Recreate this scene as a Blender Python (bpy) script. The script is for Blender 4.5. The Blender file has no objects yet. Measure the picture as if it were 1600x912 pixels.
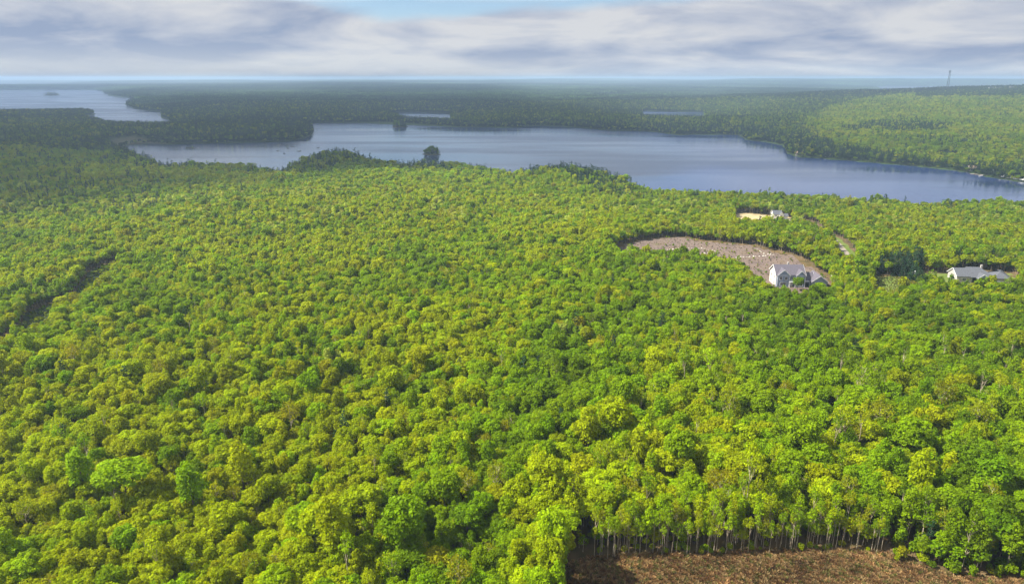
import bpy, bmesh, math, random
import numpy as np
from mathutils import Vector, Matrix

random.seed(7)
RNG = np.random.default_rng(11)
R = math.radians
SC = bpy.context.scene
COL = SC.collection

# ------------------------------------------------------------------ camera
CAM_Z = 90.0
PITCH = R(17.17)
FPX = 1081.0                      # focal length in pixels of a 1600 px wide picture
cam_data = bpy.data.cameras.new('camera')
cam = bpy.data.objects.new('camera', cam_data)
COL.objects.link(cam)
cam.location = (0, 0, CAM_Z)
cam.rotation_euler = (math.pi / 2 - PITCH, 0, 0)
cam_data.sensor_width = 36.0
cam_data.lens = 36.0 * FPX / 1600.0
cam_data.clip_start = 1.0
cam_data.clip_end = 400000.0
SC.camera = cam
SC.render.resolution_x, SC.render.resolution_y = 1024, 583

# ------------------------------------------------------------------ sky, sun, exposure
SUN_EL, SUN_AZ = R(47), R(-92)    # azimuth from +Y, clockwise
SUN_DIR = Vector((math.sin(SUN_AZ) * math.cos(SUN_EL), math.cos(SUN_AZ) * math.cos(SUN_EL), math.sin(SUN_EL)))
world = bpy.data.worlds.new('World')
SC.world = world
world.use_nodes = True
wt = world.node_tree
sky = wt.nodes.new('ShaderNodeTexSky')
sky.sky_type = 'NISHITA'
sky.sun_disc = False
sky.sun_elevation = SUN_EL
sky.sun_rotation = SUN_AZ
sky.altitude = 1800
sky.dust_density = 0.4
sky.ozone_density = 2.5
SKY_K = 0.05


def WN(kind, **kw):
    n = wt.nodes.new(kind)
    for k, v in kw.items():
        setattr(n, k, v)
    return n


def wmath(op, a, b=None, clamp=False):
    n = WN('ShaderNodeMath', operation=op, use_clamp=clamp)
    for i, v in enumerate((a, b)):
        if v is None:
            continue
        if isinstance(v, (int, float)):
            n.inputs[i].default_value = v
        else:
            wt.links.new(v, n.inputs[i])
    return n.outputs[0]


# a layer of low cloud over the blue: the view direction laid out on a shallow vault
wtc = WN('ShaderNodeTexCoord')
wsp = WN('ShaderNodeSeparateXYZ')
wt.links.new(wtc.outputs['Generated'], wsp.inputs[0])
wz = wmath('MAXIMUM', wsp.outputs['Z'], 0.0)
den = wmath('ADD', wz, 0.17)
wcb = WN('ShaderNodeCombineXYZ')
wt.links.new(wmath('DIVIDE', wsp.outputs['X'], den), wcb.inputs['X'])
wt.links.new(wmath('DIVIDE', wsp.outputs['Y'], den), wcb.inputs['Y'])
wcb.inputs['Z'].default_value = CLOUD_SEED = 9.1
wn1 = WN('ShaderNodeTexNoise')
wn1.inputs['Scale'].default_value = 1.05
wn1.inputs['Detail'].default_value = 9
wn1.inputs['Roughness'].default_value = 0.55
wn1.inputs['Distortion'].default_value = 0.35
wt.links.new(wcb.outputs[0], wn1.inputs['Vector'])
wrp = WN('ShaderNodeValToRGB')
els = wrp.color_ramp.elements
els[0].position, els[0].color = 0.39, (0.265, 0.27, 0.282, 1)
els[1].position, els[1].color = 0.62, (0.118, 0.146, 0.208, 1)
e = els.new(0.48)
e.color = (0.205, 0.22, 0.255, 1)
wt.links.new(wn1.outputs['Fac'], wrp.inputs[0])
# brighter towards the horizon, where one looks through to the lit far side of the layer
low = WN('ShaderNodeMapRange', interpolation_type='SMOOTHSTEP')
low.inputs['From Min'].default_value = 0.0
low.inputs['From Max'].default_value = 0.05
low.inputs['To Min'].default_value = 1.0
low.inputs['To Max'].default_value = 0.0
wt.links.new(wz, low.inputs['Value'])
wmx = WN('ShaderNodeMix', data_type='RGBA')
wt.links.new(wmath('MULTIPLY', low.outputs[0], wmath('ADD', 0.38, wmath('MULTIPLY', wsp.outputs['X'], -0.55)), True), wmx.inputs[0])
wt.links.new(wrp.outputs[0], wmx.inputs[6])
wmx.inputs[7].default_value = (0.29, 0.30, 0.31, 1)
# gaps
wn2 = WN('ShaderNodeTexNoise')
wn2.inputs['Scale'].default_value = 0.55
wn2.inputs['Detail'].default_value = 7
wof = WN('ShaderNodeVectorMath', operation='ADD')
wof.inputs[1].default_value = (7.7, 2.1, 3.0)
wt.links.new(wcb.outputs[0], wof.inputs[0])
wt.links.new(wof.outputs[0], wn2.inputs['Vector'])
gapn = WN('ShaderNodeMapRange', interpolation_type='SMOOTHSTEP')
gapn.inputs['From Min'].default_value = 0.42
gapn.inputs['From Max'].default_value = 0.58
thr = WN('ShaderNodeMapRange', interpolation_type='SMOOTHSTEP')
for k, v in (('From Min', 0.045), ('From Max', 0.11), ('To Min', 0.4), ('To Max', 0.0)):
    thr.inputs[k].default_value = v
wt.links.new(wz, thr.inputs['Value'])
wt.links.new(wmath('ADD', wn2.outputs['Fac'], thr.outputs[0]), gapn.inputs['Value'])
wsc = WN('ShaderNodeVectorMath', operation='SCALE')
wt.links.new(sky.outputs[0], wsc.inputs[0])
wsc.inputs['Scale'].default_value = SKY_K
wm2 = WN('ShaderNodeMix', data_type='RGBA')
wt.links.new(gapn.outputs[0], wm2.inputs[0])
wt.links.new(wsc.outputs[0], wm2.inputs[6])
wt.links.new(wmx.outputs[2], wm2.inputs[7])
wt.links.new(wm2.outputs[2], wt.nodes['Background'].inputs[0])
wt.nodes['Background'].inputs[1].default_value = 1.0
sun_data = bpy.data.lights.new('sun', 'SUN')
sun_data.energy = 5.0
sun_data.angle = R(0.53)
sun_data.color = (1.0, 0.95, 0.84)
sun = bpy.data.objects.new('sun', sun_data)
COL.objects.link(sun)
sun.rotation_euler = SUN_DIR.to_track_quat('Z', 'Y').to_euler()
SC.view_settings.view_transform = 'Standard'
SC.view_settings.look = 'None'
SC.view_settings.exposure = 1.35
SC.view_settings.gamma = 1.0
SC.render.engine = 'CYCLES'
SC.cycles.max_bounces = 5
SC.cycles.diffuse_bounces = 3
SC.cycles.glossy_bounces = 2
SC.cycles.transmission_bounces = 3
SC.cycles.volume_bounces = 1
SC.cycles.transparent_max_bounces = 8
SC.cycles.use_denoising = True

# ------------------------------------------------------------------ helpers
CP, SP = math.cos(PITCH), math.sin(PITCH)
WATER = -10.0


def unproj(px, py, z):
    u, v = (px - 800.0) / FPX, (456.0 - py) / FPX
    d = (u, CP + v * SP, -SP + v * CP)
    t = (z - CAM_Z) / d[2]
    return (d[0] * t, d[1] * t)


def proj(x, y, z):
    dz = z - CAM_Z
    zc = y * CP - dz * SP
    return 800 + FPX * x / zc, 456 - FPX * (y * SP + dz * CP) / zc, zc


def inside(poly, x, y):
    x, y = np.asarray(x, float), np.asarray(y, float)
    r = np.zeros(x.shape, bool)
    n = len(poly)
    for i in range(n):
        x0, y0 = poly[i]
        x1, y1 = poly[(i + 1) % n]
        if y0 == y1:
            continue
        c = ((y0 > y) != (y1 > y)) & (x < (x1 - x0) * (y - y0) / (y1 - y0) + x0)
        r ^= c
    return r


def line_dist(pts, x, y, closed=False):
    x, y = np.asarray(x, float), np.asarray(y, float)
    best = np.full(x.shape, 1e18)
    n = len(pts)
    for i in range(n if closed else n - 1):
        x0, y0 = pts[i]
        x1, y1 = pts[(i + 1) % n]
        dx, dy = x1 - x0, y1 - y0
        t = np.clip(((x - x0) * dx + (y - y0) * dy) / (dx * dx + dy * dy + 1e-9), 0, 1)
        best = np.minimum(best, (x - x0 - t * dx) ** 2 + (y - y0 - t * dy) ** 2)
    return np.sqrt(best)


def sdist(poly, x, y):
    d = line_dist(poly, x, y, True)
    return np.where(inside(poly, x, y), -d, d)


def smooth(a, b, v):
    t = np.clip((v - a) / (b - a), 0, 1)
    return t * t * (3 - 2 * t)


def make_noise(seed, n=9):
    r = np.random.default_rng(seed)
    k = []
    for i in range(n):
        a = r.uniform(0, 2 * math.pi)
        f = 2 ** r.uniform(-0.9, 1.3)
        k.append((math.cos(a) * f, math.sin(a) * f, r.uniform(0, 6.28), f ** -0.7))

    def fn(x, y, scale):
        v = 0
        for kx, ky, p, w in k:
            v = v + w * np.sin((x * kx + y * ky) * (2 * math.pi / scale) + p)
        return v / sum(w for *_, w in k) * 2.0
    return fn


noise_a, noise_b, noise_c, noise_d = make_noise(1), make_noise(2), make_noise(3), make_noise(4)


def tag(o, label=None, cat=None, group=None, kind=None):
    if label:
        o['label'] = label
    if cat:
        o['category'] = cat
    if group:
        o['group'] = group
    if kind:
        o['kind'] = kind
    return o


def empty(name, loc=(0, 0, 0), rz=0.0):
    o = bpy.data.objects.new(name, None)
    COL.objects.link(o)
    o.location = loc
    o.rotation_euler = (0, 0, rz)
    o.empty_display_size = 0.5
    return o


def link_mesh(name, me, parent=None, loc=(0, 0, 0)):
    o = bpy.data.objects.new(name, me)
    COL.objects.link(o)
    o.parent = parent
    o.location = loc
    return o


class MB:
    """collects simple solids and links them as one mesh object"""

    def __init__(self):
        self.v, self.f, self.m = [], [], []

    def add(self, vs, fs, mi=0):
        o = len(self.v)
        self.v += [tuple(p) for p in vs]
        self.f += [tuple(i + o for i in f) for f in fs]
        self.m += [mi] * len(fs)
        return self

    def box(self, x0, y0, z0, x1, y1, z1, mi=0):
        v = [(x0, y0, z0), (x1, y0, z0), (x1, y1, z0), (x0, y1, z0), (x0, y0, z1), (x1, y0, z1), (x1, y1, z1), (x0, y1, z1)]
        return self.add(v, [(0, 3, 2, 1), (4, 5, 6, 7), (0, 1, 5, 4), (1, 2, 6, 5), (2, 3, 7, 6), (3, 0, 4, 7)], mi)

    def prism(self, pts, axis, a, b, mi=0):
        """polygon pts in the plane across axis, extruded from a to b"""
        n = len(pts)
        if axis == 'x':
            v = [(a, p, q) for p, q in pts] + [(b, p, q) for p, q in pts]
        elif axis == 'y':
            v = [(p, a, q) for p, q in pts] + [(p, b, q) for p, q in pts]
        else:
            v = [(p, q, a) for p, q in pts] + [(p, q, b) for p, q in pts]
        f = [tuple(range(n - 1, -1, -1)), tuple(range(n, 2 * n))]
        f += [(i, (i + 1) % n, n + (i + 1) % n, n + i) for i in range(n)]
        return self.add(v, f, mi)

    def tube(self, p, q, r0, r1, n=5, mi=0):
        p, q = Vector(p), Vector(q)
        d = (q - p).normalized()
        a = d.orthogonal().normalized()
        b = d.cross(a)
        v = []
        for c, r in ((p, r0), (q, r1)):
            for i in range(n):
                t = 2 * math.pi * i / n
                v.append(c + a * (r * math.cos(t)) + b * (r * math.sin(t)))
        f = [(i, (i + 1) % n, n + (i + 1) % n, n + i) for i in range(n)]
        f += [tuple(range(n - 1, -1, -1)), tuple(range(n, 2 * n))]
        return self.add(v, f, mi)

    def mesh(self, name, mats, fix=True):
        me = bpy.data.meshes.new(name)
        me.from_pydata(self.v, [], self.f)
        for m in (mats if isinstance(mats, (list, tuple)) else [mats]):
            me.materials.append(m)
        me.polygons.foreach_set('material_index', self.m)
        if fix:
            bm = bmesh.new()
            bm.from_mesh(me)
            bmesh.ops.recalc_face_normals(bm, faces=bm.faces)
            bm.to_mesh(me)
            bm.free()
        me.update()
        return me

    def build(self, name, mats, parent=None, loc=(0, 0, 0)):
        return link_mesh(name, self.mesh(name, mats), parent, loc)


def new_mat(name):
    m = bpy.data.materials.new(name)
    m.use_nodes = True
    nt = m.node_tree
    return m, nt, nt.nodes['Principled BSDF'], nt.nodes['Material Output']


def N(nt, kind, **kw):
    n = nt.nodes.new(kind)
    for k, v in kw.items():
        if k.startswith('i_'):
            n.inputs[k[2:].replace('_', ' ')].default_value = v
        else:
            setattr(n, k, v)
    return n


def plain(name, col, rough=0.7, var=0.15, scale=1.5, spec=0.3, metal=0.0, bands=None):
    """a surface of one colour with grain, optional clapboard or shingle courses of that many metres"""
    m, nt, b, out = new_mat(name)
    tc = N(nt, 'ShaderNodeTexCoord')
    no = N(nt, 'ShaderNodeTexNoise')
    no.inputs['Scale'].default_value = scale
    no.inputs['Detail'].default_value = 5
    nt.links.new(tc.outputs['Object'], no.inputs['Vector'])
    mr = N(nt, 'ShaderNodeMapRange')
    mr.inputs['From Min'].default_value = 0.3
    mr.inputs['From Max'].default_value = 0.7
    mr.inputs['To Min'].default_value = 1 - var
    mr.inputs['To Max'].default_value = 1 + var
    nt.links.new(no.outputs['Fac'], mr.inputs['Value'])
    mx = N(nt, 'ShaderNodeVectorMath', operation='SCALE')
    mx.inputs[0].default_value = col[:3]
    nt.links.new(mr.outputs[0], mx.inputs['Scale'])
    nt.links.new(mx.outputs[0], b.inputs['Base Color'])
    b.inputs['Roughness'].default_value = rough
    b.inputs['Specular IOR Level'].default_value = spec
    b.inputs['Metallic'].default_value = metal
    if bands:
        wv = N(nt, 'ShaderNodeTexWave', bands_direction='Z', wave_profile='SAW')
        wv.inputs['Scale'].default_value = 0.314 / bands
        nt.links.new(tc.outputs['Object'], wv.inputs['Vector'])
        bp = N(nt, 'ShaderNodeBump')
        bp.inputs['Strength'].default_value = 0.6
        bp.inputs['Distance'].default_value = 0.03
        nt.links.new(wv.outputs['Fac'], bp.inputs['Height'])
        nt.links.new(bp.outputs[0], b.inputs['Normal'])
    return m


# ------------------------------------------------------------------ traced shorelines and clearings (pixels of the photograph -> ground)
CANOPY = 9.5
TS = 0.60                         # size of the wood's trees against the shapes below


def poly_px(*chunks):
    out = []
    for z, pts in chunks:
        out += [unproj(px, py, z) for px, py in pts]
    return out


LAKE = poly_px(
    (WATER, [(182, 235), (202, 226), (230, 224.3), (262, 226), (312, 225), (400, 222.8), (445, 222), (468, 218), (482, 214), (490, 205), (487, 197), (479, 192.6),
             (610, 191.5), (660, 195), (717, 199), (800, 199.5), (842, 197), (895, 199), (955, 204.5), (1020, 206), (1062, 212), (1085, 210.5), (1155, 211.5),
             (1167, 219), (1200, 222.5), (1225, 228), (1230, 240), (1250, 246), (1300, 249), (1362, 254.5), (1425, 259.5), (1495, 267), (1515, 270.5), (1545, 277),
             (1600, 285), (1800, 309), (2100, 340), (2700, 380)]),
    (WATER + CANOPY, [(2700, 420), (2100, 360), (1800, 325), (1600, 309), (1495, 307), (1465, 312), (1412, 309), (1370, 304), (1340, 306), (1275, 300), (1235, 299),
             (1200, 298), (1095, 294), (1025, 291), (995, 285), (975, 276), (955, 271), (930, 268), (895, 264), (845, 264), (800, 270), (780, 264), (742, 258), (717, 254), (670, 253),
             (640, 254), (595, 253), (580, 248), (560, 246), (537, 245), (507, 247), (470, 251), (452, 257), (440, 265), (425, 264), (400, 258), (310, 255),
             (250, 256), (245, 247), (225, 242)]))
FAR_LAKE = poly_px(
    (WATER, [(-700, 140), (0, 140.5), (150, 140.5), (160, 142.5), (172, 150), (217, 155), (199, 164), (212, 170), (252, 175.5), (251, 182), (266, 189)]),
    (WATER + 9, [(262, 192), (235, 192.5), (200, 191), (167, 190), (158, 186), (135, 182), (132, 177), (149, 173), (128, 170), (100, 171), (62, 172), (0, 173), (-200, 176), (-700, 180)]))
POND_A = poly_px((WATER, [(610, 176.3), (640, 174.6), (702, 177.2)]), (WATER + 15, [(705, 181.5), (660, 180.5), (632, 179.5)]))
POND_B = poly_px((WATER, [(1003, 173.5), (1050, 174.6), (1098, 176)]), (WATER + 15, [(1102, 179.3), (1050, 178.6), (1008, 177)]))
STRIP_L = poly_px((WATER, [(-400, 130.8), (28, 131.6)]), (WATER + 10, [(34, 134.2), (-400, 134.4)]))
STRIP_R = poly_px((WATER, [(1362, 135.2), (1500, 135.0), (2400, 134.6)]), (WATER + 10, [(2400, 140.5), (1385, 142)]))
LAKES = [LAKE, FAR_LAKE, POND_A, POND_B, STRIP_L, STRIP_R]

FIELD = poly_px((0, [(892, 884), (918, 874), (987, 869), (1119, 867), (1250, 861), (1337, 859), (1381, 865), (1425, 883), (1469, 896), (1530, 905), (1620, 909), (1700, 980), (1500, 1150), (950, 1100), (880, 960), (893, 920)]))
CLEARING = poly_px((-0.5, [(957, 399), (972, 386), (1000, 380), (1040, 374), (1060, 373), (1090, 379), (1140, 386), (1170, 390), (1195, 398), (1232, 405), (1250, 411), (1264, 420), (1294, 431)]),
                   (5.5, [(1298, 443), (1262, 450), (1235, 452), (1201, 449), (1186, 431)]), (3.5, [(1165, 413), (1120, 404), (1025, 400), (975, 400)]))
YARD = poly_px((-0.5, [(1440, 430), (1492, 432), (1500, 424), (1575, 430), (1585, 440)]), (4.0, [(1572, 442), (1530, 444.5), (1490, 444), (1440, 434)]))
LAWN = poly_px((-0.5, [(1366, 434), (1400, 437), (1418, 441)]), (8, [(1400, 443), (1372, 439)]))
SAND = poly_px((-1.5, [(1150, 321), (1165, 320), (1192, 323), (1240, 329)]), (10.5, [(1240, 331), (1206, 331.5), (1190, 329), (1152, 329)]))
ROAD = [unproj(px, py, -1) for px, py in [(1250, 333), (1262, 340), (1270, 352), (1279, 364), (1297, 372), (1306, 384), (1313, 394), (1320, 404), (1322, 414)]]
TRACK = [unproj(px, py, 5) for px, py in [(-120, 575), (0, 526), (48, 505), (67, 473), (100, 460), (125, 450), (147, 430), (152, 418), (163, 406), (188, 396)]]
MARSH = poly_px((WATER + 1, [(175, 221), (210, 217), (250, 221), (268, 225), (205, 227), (185, 236), (165, 229)]))
SAND_BANK = poly_px((WATER + 2, [(1458, 249), (1475, 247.5), (1497, 250.5)]), (WATER + 2, [(1497, 253), (1470, 252)]))


def height(x, y, fine=True):
    x, y = np.asarray(x, float), np.asarray(y, float)
    r = np.hypot(x, y)
    z = 1.6 * noise_a(x, y, 210) * smooth(150, 320, r) + 2.6 * noise_b(x, y, 620) * smooth(250, 500, r)
    # land beyond the lake rises slowly
    z = np.where(y > 560, z * 0.8 + smooth(700, 1500, y) * 0, z)
    far = smooth(2600, 9000, r)
    z = z + far * (14 * noise_c(x, y, 5200) + 14)
    z = z + smooth(5500, 9000, r) * smooth(-4200, -1500, x) * (9 * noise_b(x, y, 2600) + 6)
    z = z + smooth(9000, 14000, r) * (22 * noise_d(x, y, 8000) + 9 * noise_a(x, y, 3100) + 8 + 26 * smooth(-7000, -500, x))
    z = np.where(r > 5000, np.minimum(z, 84), z)
    # the hill on the right
    a = ((x - 1750) / 980) ** 2 + ((y - 2250) / 760) ** 2
    z = z + 47 * np.exp(-a) + 12 * np.exp(-(((x - 1150) / 420) ** 2 + ((y - 1500) / 420) ** 2))
    z = z + 20 * np.exp(-(((x - 2700) / 1200) ** 2 + ((y - 2500) / 900) ** 2))
    for k, poly in enumerate(LAKES):
        d = sdist(poly, x, y)
        w = 210 if k == 0 else (300 if k < 4 else 900)
        if k == 0:
            w = np.where(y > 620, 170, 230)
        s = smooth(0, w, d) if k else smooth(0, 1, d / w)
        shore = WATER + 0.9 + 0.0 * d
        z = np.where(d > 0, shore + (z - shore) * s, z)
        z = np.where(d <= 0, WATER - np.minimum(2.0, 0.5 - d * 0.1), z)
    # the wooded knolls of the near shore
    dl = smooth(0, 35, sdist(LAKE, x, y))
    for kx, ky, kh, ks in KNOLLS:
        z = z + dl * kh * np.exp(-((x - kx) ** 2 + (y - ky) ** 2) / (2 * ks * ks))
    # level building plots
    z = np.where(np.hypot(x - 132, y - 305) < 60, z + (-0.6 - z) * smooth(60, 25, np.hypot(x - 132, y - 305)), z)
    return z


kx = [unproj(520, 250, WATER + 12), unproj(890, 275, WATER + 12), unproj(655, 262, WATER + 12)]
KNOLLS = [(kx[0][0], kx[0][1], 10, 45), (kx[1][0], kx[1][1] - 5, 8, 40), (kx[2][0], kx[2][1] - 10, -2.5, 40)]


def ground_z(x, y):
    return float(height(np.array([x]), np.array([y]))[0])


# ------------------------------------------------------------------ materials
def leaf_material(name, gloss=0.04, trans=0.45):
    m, nt, b, out = new_mat(name)
    at = N(nt, 'ShaderNodeAttribute', attribute_type='INSTANCER', attribute_name='tint')
    sh = N(nt, 'ShaderNodeAttribute', attribute_type='GEOMETRY', attribute_name='shade')
    mul = N(nt, 'ShaderNodeVectorMath', operation='SCALE')
    nt.links.new(at.outputs['Color'], mul.inputs[0])
    nt.links.new(sh.outputs['Fac'], mul.inputs['Scale'])
    nt.links.new(mul.outputs[0], b.inputs['Base Color'])
    b.inputs['Roughness'].default_value = 0.55
    b.inputs['Specular IOR Level'].default_value = gloss
    tr = N(nt, 'ShaderNodeBsdfTranslucent')
    tm = N(nt, 'ShaderNodeVectorMath', operation='MULTIPLY')
    tm.inputs[1].default_value = (1.35, 1.15, 0.6)
    nt.links.new(mul.outputs[0], tm.inputs[0])
    nt.links.new(tm.outputs[0], tr.inputs['Color'])
    mix = N(nt, 'ShaderNodeMixShader')
    mix.inputs[0].default_value = trans
    nt.links.new(b.outputs[0], mix.inputs[1])
    nt.links.new(tr.outputs[0], mix.inputs[2])
    nt.links.new(mix.outputs[0], out.inputs['Surface'])
    return m


M_LEAF = leaf_material('leaves')
M_NEEDLE = leaf_material('needles', 0.05, 0.12)
M_BARK_PALE = plain('pale_bark', (0.42, 0.35, 0.25), 0.9, 0.35, 2.0)
M_BARK = plain('grey_bark', (0.13, 0.105, 0.08), 0.9, 0.35, 2.0)
M_ROCK = plain('granite', (0.11, 0.105, 0.10), 0.85, 0.3, 1.2)
M_ROCK_PALE = plain('pale_granite', (0.42, 0.39, 0.34), 0.85, 0.25, 1.2)


def ground_material():
    m, nt, b, out = new_mat('forest_floor')
    g = N(nt, 'ShaderNodeNewGeometry')
    n1 = N(nt, 'ShaderNodeTexNoise')
    n1.inputs['Scale'].default_value = 0.25
    n1.inputs['Detail'].default_value = 8
    n2 = N(nt, 'ShaderNodeTexNoise')
    n2.inputs['Scale'].default_value = 0.0012
    n2.inputs['Detail'].default_value = 10
    n2.inputs['Roughness'].default_value = 0.65
    for n in (n1, n2):
        nt.links.new(g.outputs['Position'], n.inputs['Vector'])
    near = N(nt, 'ShaderNodeValToRGB')
    near.color_ramp.elements[0].position = 0.35
    near.color_ramp.elements[0].color = (0.07, 0.055, 0.022, 1)
    near.color_ramp.elements[1].position = 0.7
    near.color_ramp.elements[1].color = (0.15, 0.10, 0.05, 1)
    nt.links.new(n1.outputs['Fac'], near.inputs[0])
    far = N(nt, 'ShaderNodeValToRGB')
    far.color_ramp.elements[0].position = 0.35
    far.color_ramp.elements[0].color = (0.02, 0.036, 0.010, 1)
    far.color_ramp.elements[1].position = 0.72
    far.color_ramp.elements[1].color = (0.05, 0.085, 0.02, 1)
    nt.links.new(n2.outputs['Fac'], far.inputs[0])
    a1 = N(nt, 'ShaderNodeAttribute', attribute_name='wood')
    mx = N(nt, 'ShaderNodeMix', data_type='RGBA')
    nt.links.new(a1.outputs['Fac'], mx.inputs[0])
    nt.links.new(near.outputs[0], mx.inputs[6])
    nt.links.new(far.outputs[0], mx.inputs[7])
    nt.links.new(mx.outputs[2], b.inputs['Base Color'])
    b.inputs['Roughness'].default_value = 0.95
    b.inputs['Specular IOR Level'].default_value = 0.1
    return m


def patch_material(name, stops, scale, detail=8, rough=0.95, bump=0.0):
    m, nt, b, out = new_mat(name)
    g = N(nt, 'ShaderNodeNewGeometry')
    n1 = N(nt, 'ShaderNodeTexNoise')
    n1.inputs['Scale'].default_value = scale
    n1.inputs['Detail'].default_value = detail
    n1.inputs['Roughness'].default_value = 0.65
    nt.links.new(g.outputs['Position'], n1.inputs['Vector'])
    cr = N(nt, 'ShaderNodeValToRGB')
    els = cr.color_ramp.elements
    els[0].position, els[0].color = stops[0][0], (*stops[0][1], 1)
    els[1].position, els[1].color = stops[-1][0], (*stops[-1][1], 1)
    for p, c in stops[1:-1]:
        e = els.new(p)
        e.color = (*c, 1)
    nt.links.new(n1.outputs['Fac'], cr.inputs[0])
    nt.links.new(cr.outputs[0], b.inputs['Base Color'])
    b.inputs['Roughness'].default_value = rough
    b.inputs['Specular IOR Level'].default_value = 0.15
    if bump:
        bp = N(nt, 'ShaderNodeBump')
        bp.inputs['Distance'].default_value = bump
        nt.links.new(n1.outputs['Fac'], bp.inputs['Height'])
        nt.links.new(bp.outputs[0], b.inputs['Normal'])
    return m


def water_material():
    m, nt, b, out = new_mat('lake_water')
    g = N(nt, 'ShaderNodeNewGeometry')
    mp = N(nt, 'ShaderNodeMapping')
    mp.inputs['Rotation'].default_value = (0, 0, R(12))
    mp.inputs['Scale'].default_value = (1 / 420, 1 / 90, 1)
    nt.links.new(g.outputs['Position'], mp.inputs['Vector'])
    streak = N(nt, 'ShaderNodeTexNoise')
    streak.inputs['Scale'].default_value = 1.0
    streak.inputs['Detail'].default_value = 5
    nt.links.new(mp.outputs[0], streak.inputs['Vector'])
    rr = N(nt, 'ShaderNodeMapRange')
    rr.inputs['From Min'].default_value = 0.40
    rr.inputs['From Max'].default_value = 0.60
    rr.inputs['To Min'].default_value = 0.07
    rr.inputs['To Max'].default_value = 0.25
    nt.links.new(streak.outputs['Fac'], rr.inputs['Value'])
    nt.links.new(rr.outputs[0], b.inputs['Roughness'])
    b.inputs['Base Color'].default_value = (0.010, 0.026, 0.090, 1)
    b.inputs['IOR'].default_value = 1.333
    b.inputs['Specular IOR Level'].default_value = 0.5
    rip = N(nt, 'ShaderNodeTexNoise')
    rip.inputs['Scale'].default_value = 0.6
    rip.inputs['Detail'].default_value = 3
    nt.links.new(g.outputs['Position'], rip.inputs['Vector'])
    bp = N(nt, 'ShaderNodeBump')
    bp.inputs['Strength'].default_value = 0.35
    bp.inputs['Distance'].default_value = 0.12
    nt.links.new(rip.outputs['Fac'], bp.inputs['Height'])
    nt.links.new(bp.outputs[0], b.inputs['Normal'])
    return m


M_WATER = water_material()

# ------------------------------------------------------------------ terrain
ang = np.concatenate([np.arange(-180, -48, 6.0), np.arange(-48, 48.01, 0.4), np.arange(54, 180, 6.0)])
rad = [25.0]
while rad[-1] < 42000:
    rad.append(rad[-1] * 1.013)
rad = np.array(rad)
A, Q = np.meshgrid(np.radians(ang), rad)
TX, TY = Q * np.sin(A), Q * np.cos(A)
TZ = height(TX, TY)
na, nr = len(ang), len(rad)
verts = np.stack([TX, TY, TZ], -1).reshape(-1, 3)
idx = np.arange(nr * na).reshape(nr, na)
i0 = idx[:-1, :]
i1 = idx[1:, :]
faces = np.stack([i0, i1, np.roll(i1, -1, 1), np.roll(i0, -1, 1)], -1).reshape(-1, 4)
centre = len(verts)
verts = np.vstack([verts, [[0, 0, ground_z(0, 1)]]])
fan = [(centre, int(idx[0, j]), int(idx[0, (j + 1) % na])) for j in range(na)]
me = bpy.data.meshes.new('ground')
me.from_pydata(verts.tolist(), [], faces.tolist() + fan)
wd = smooth(560, 760, np.hypot(verts[:, 0], verts[:, 1]))
me.attributes.new('wood', 'FLOAT', 'POINT').data.foreach_set('value', wd.astype(np.float32))
me.polygons.foreach_set('use_smooth', [True] * len(me.polygons))
me.materials.append(ground_material())
bm = bmesh.new()
bm.from_mesh(me)
bmesh.ops.recalc_face_normals(bm, faces=bm.faces)
if sum(f.normal.z for f in bm.faces) < 0:
    bmesh.ops.reverse_faces(bm, faces=bm.faces)
bm.to_mesh(me)
bm.free()
tag(link_mesh('ground', me), 'wooded ground falling gently to the lake and on to the horizon', kind='structure')


def sheet(name, poly, mat, lift, label, step=6.0, kind='structure', flat=None):
    """a patch of ground cover over the terrain, lift metres above it"""
    p = np.array(poly)
    x0, y0 = p.min(0) - step
    x1, y1 = p.max(0) + step
    if flat is not None:
        bm = bmesh.new()
        vs = [bm.verts.new((x, y, flat)) for x, y in poly]
        f = bm.faces.new(vs)
        f.normal_update()
        if f.normal.z < 0:
            f.normal_flip()
        bmesh.ops.triangulate(bm, faces=[f])
        me = bpy.data.meshes.new(name)
        bm.to_mesh(me)
        bm.free()
    else:
        gx, gy = np.arange(x0, x1, step), np.arange(y0, y1, step)
        X, Y = np.meshgrid(gx, gy)
        keep = sdist(poly, X, Y) < step * 0.6 + noise_a(X, Y, 14) * step * 0.4
        Z = height(X, Y) + lift
        ids = -np.ones(X.shape, int)
        ids[keep] = np.arange(keep.sum())
        vs = np.stack([X[keep], Y[keep], Z[keep]], -1).tolist()
        q = np.stack([ids[:-1, :-1], ids[:-1, 1:], ids[1:, 1:], ids[1:, :-1]], -1).reshape(-1, 4)
        q = q[(q >= 0).all(1)]
        me = bpy.data.meshes.new(name)
        me.from_pydata(vs, [], q.tolist())
    me.materials.append(mat)
    return tag(link_mesh(name, me), label, kind=kind)


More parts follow.
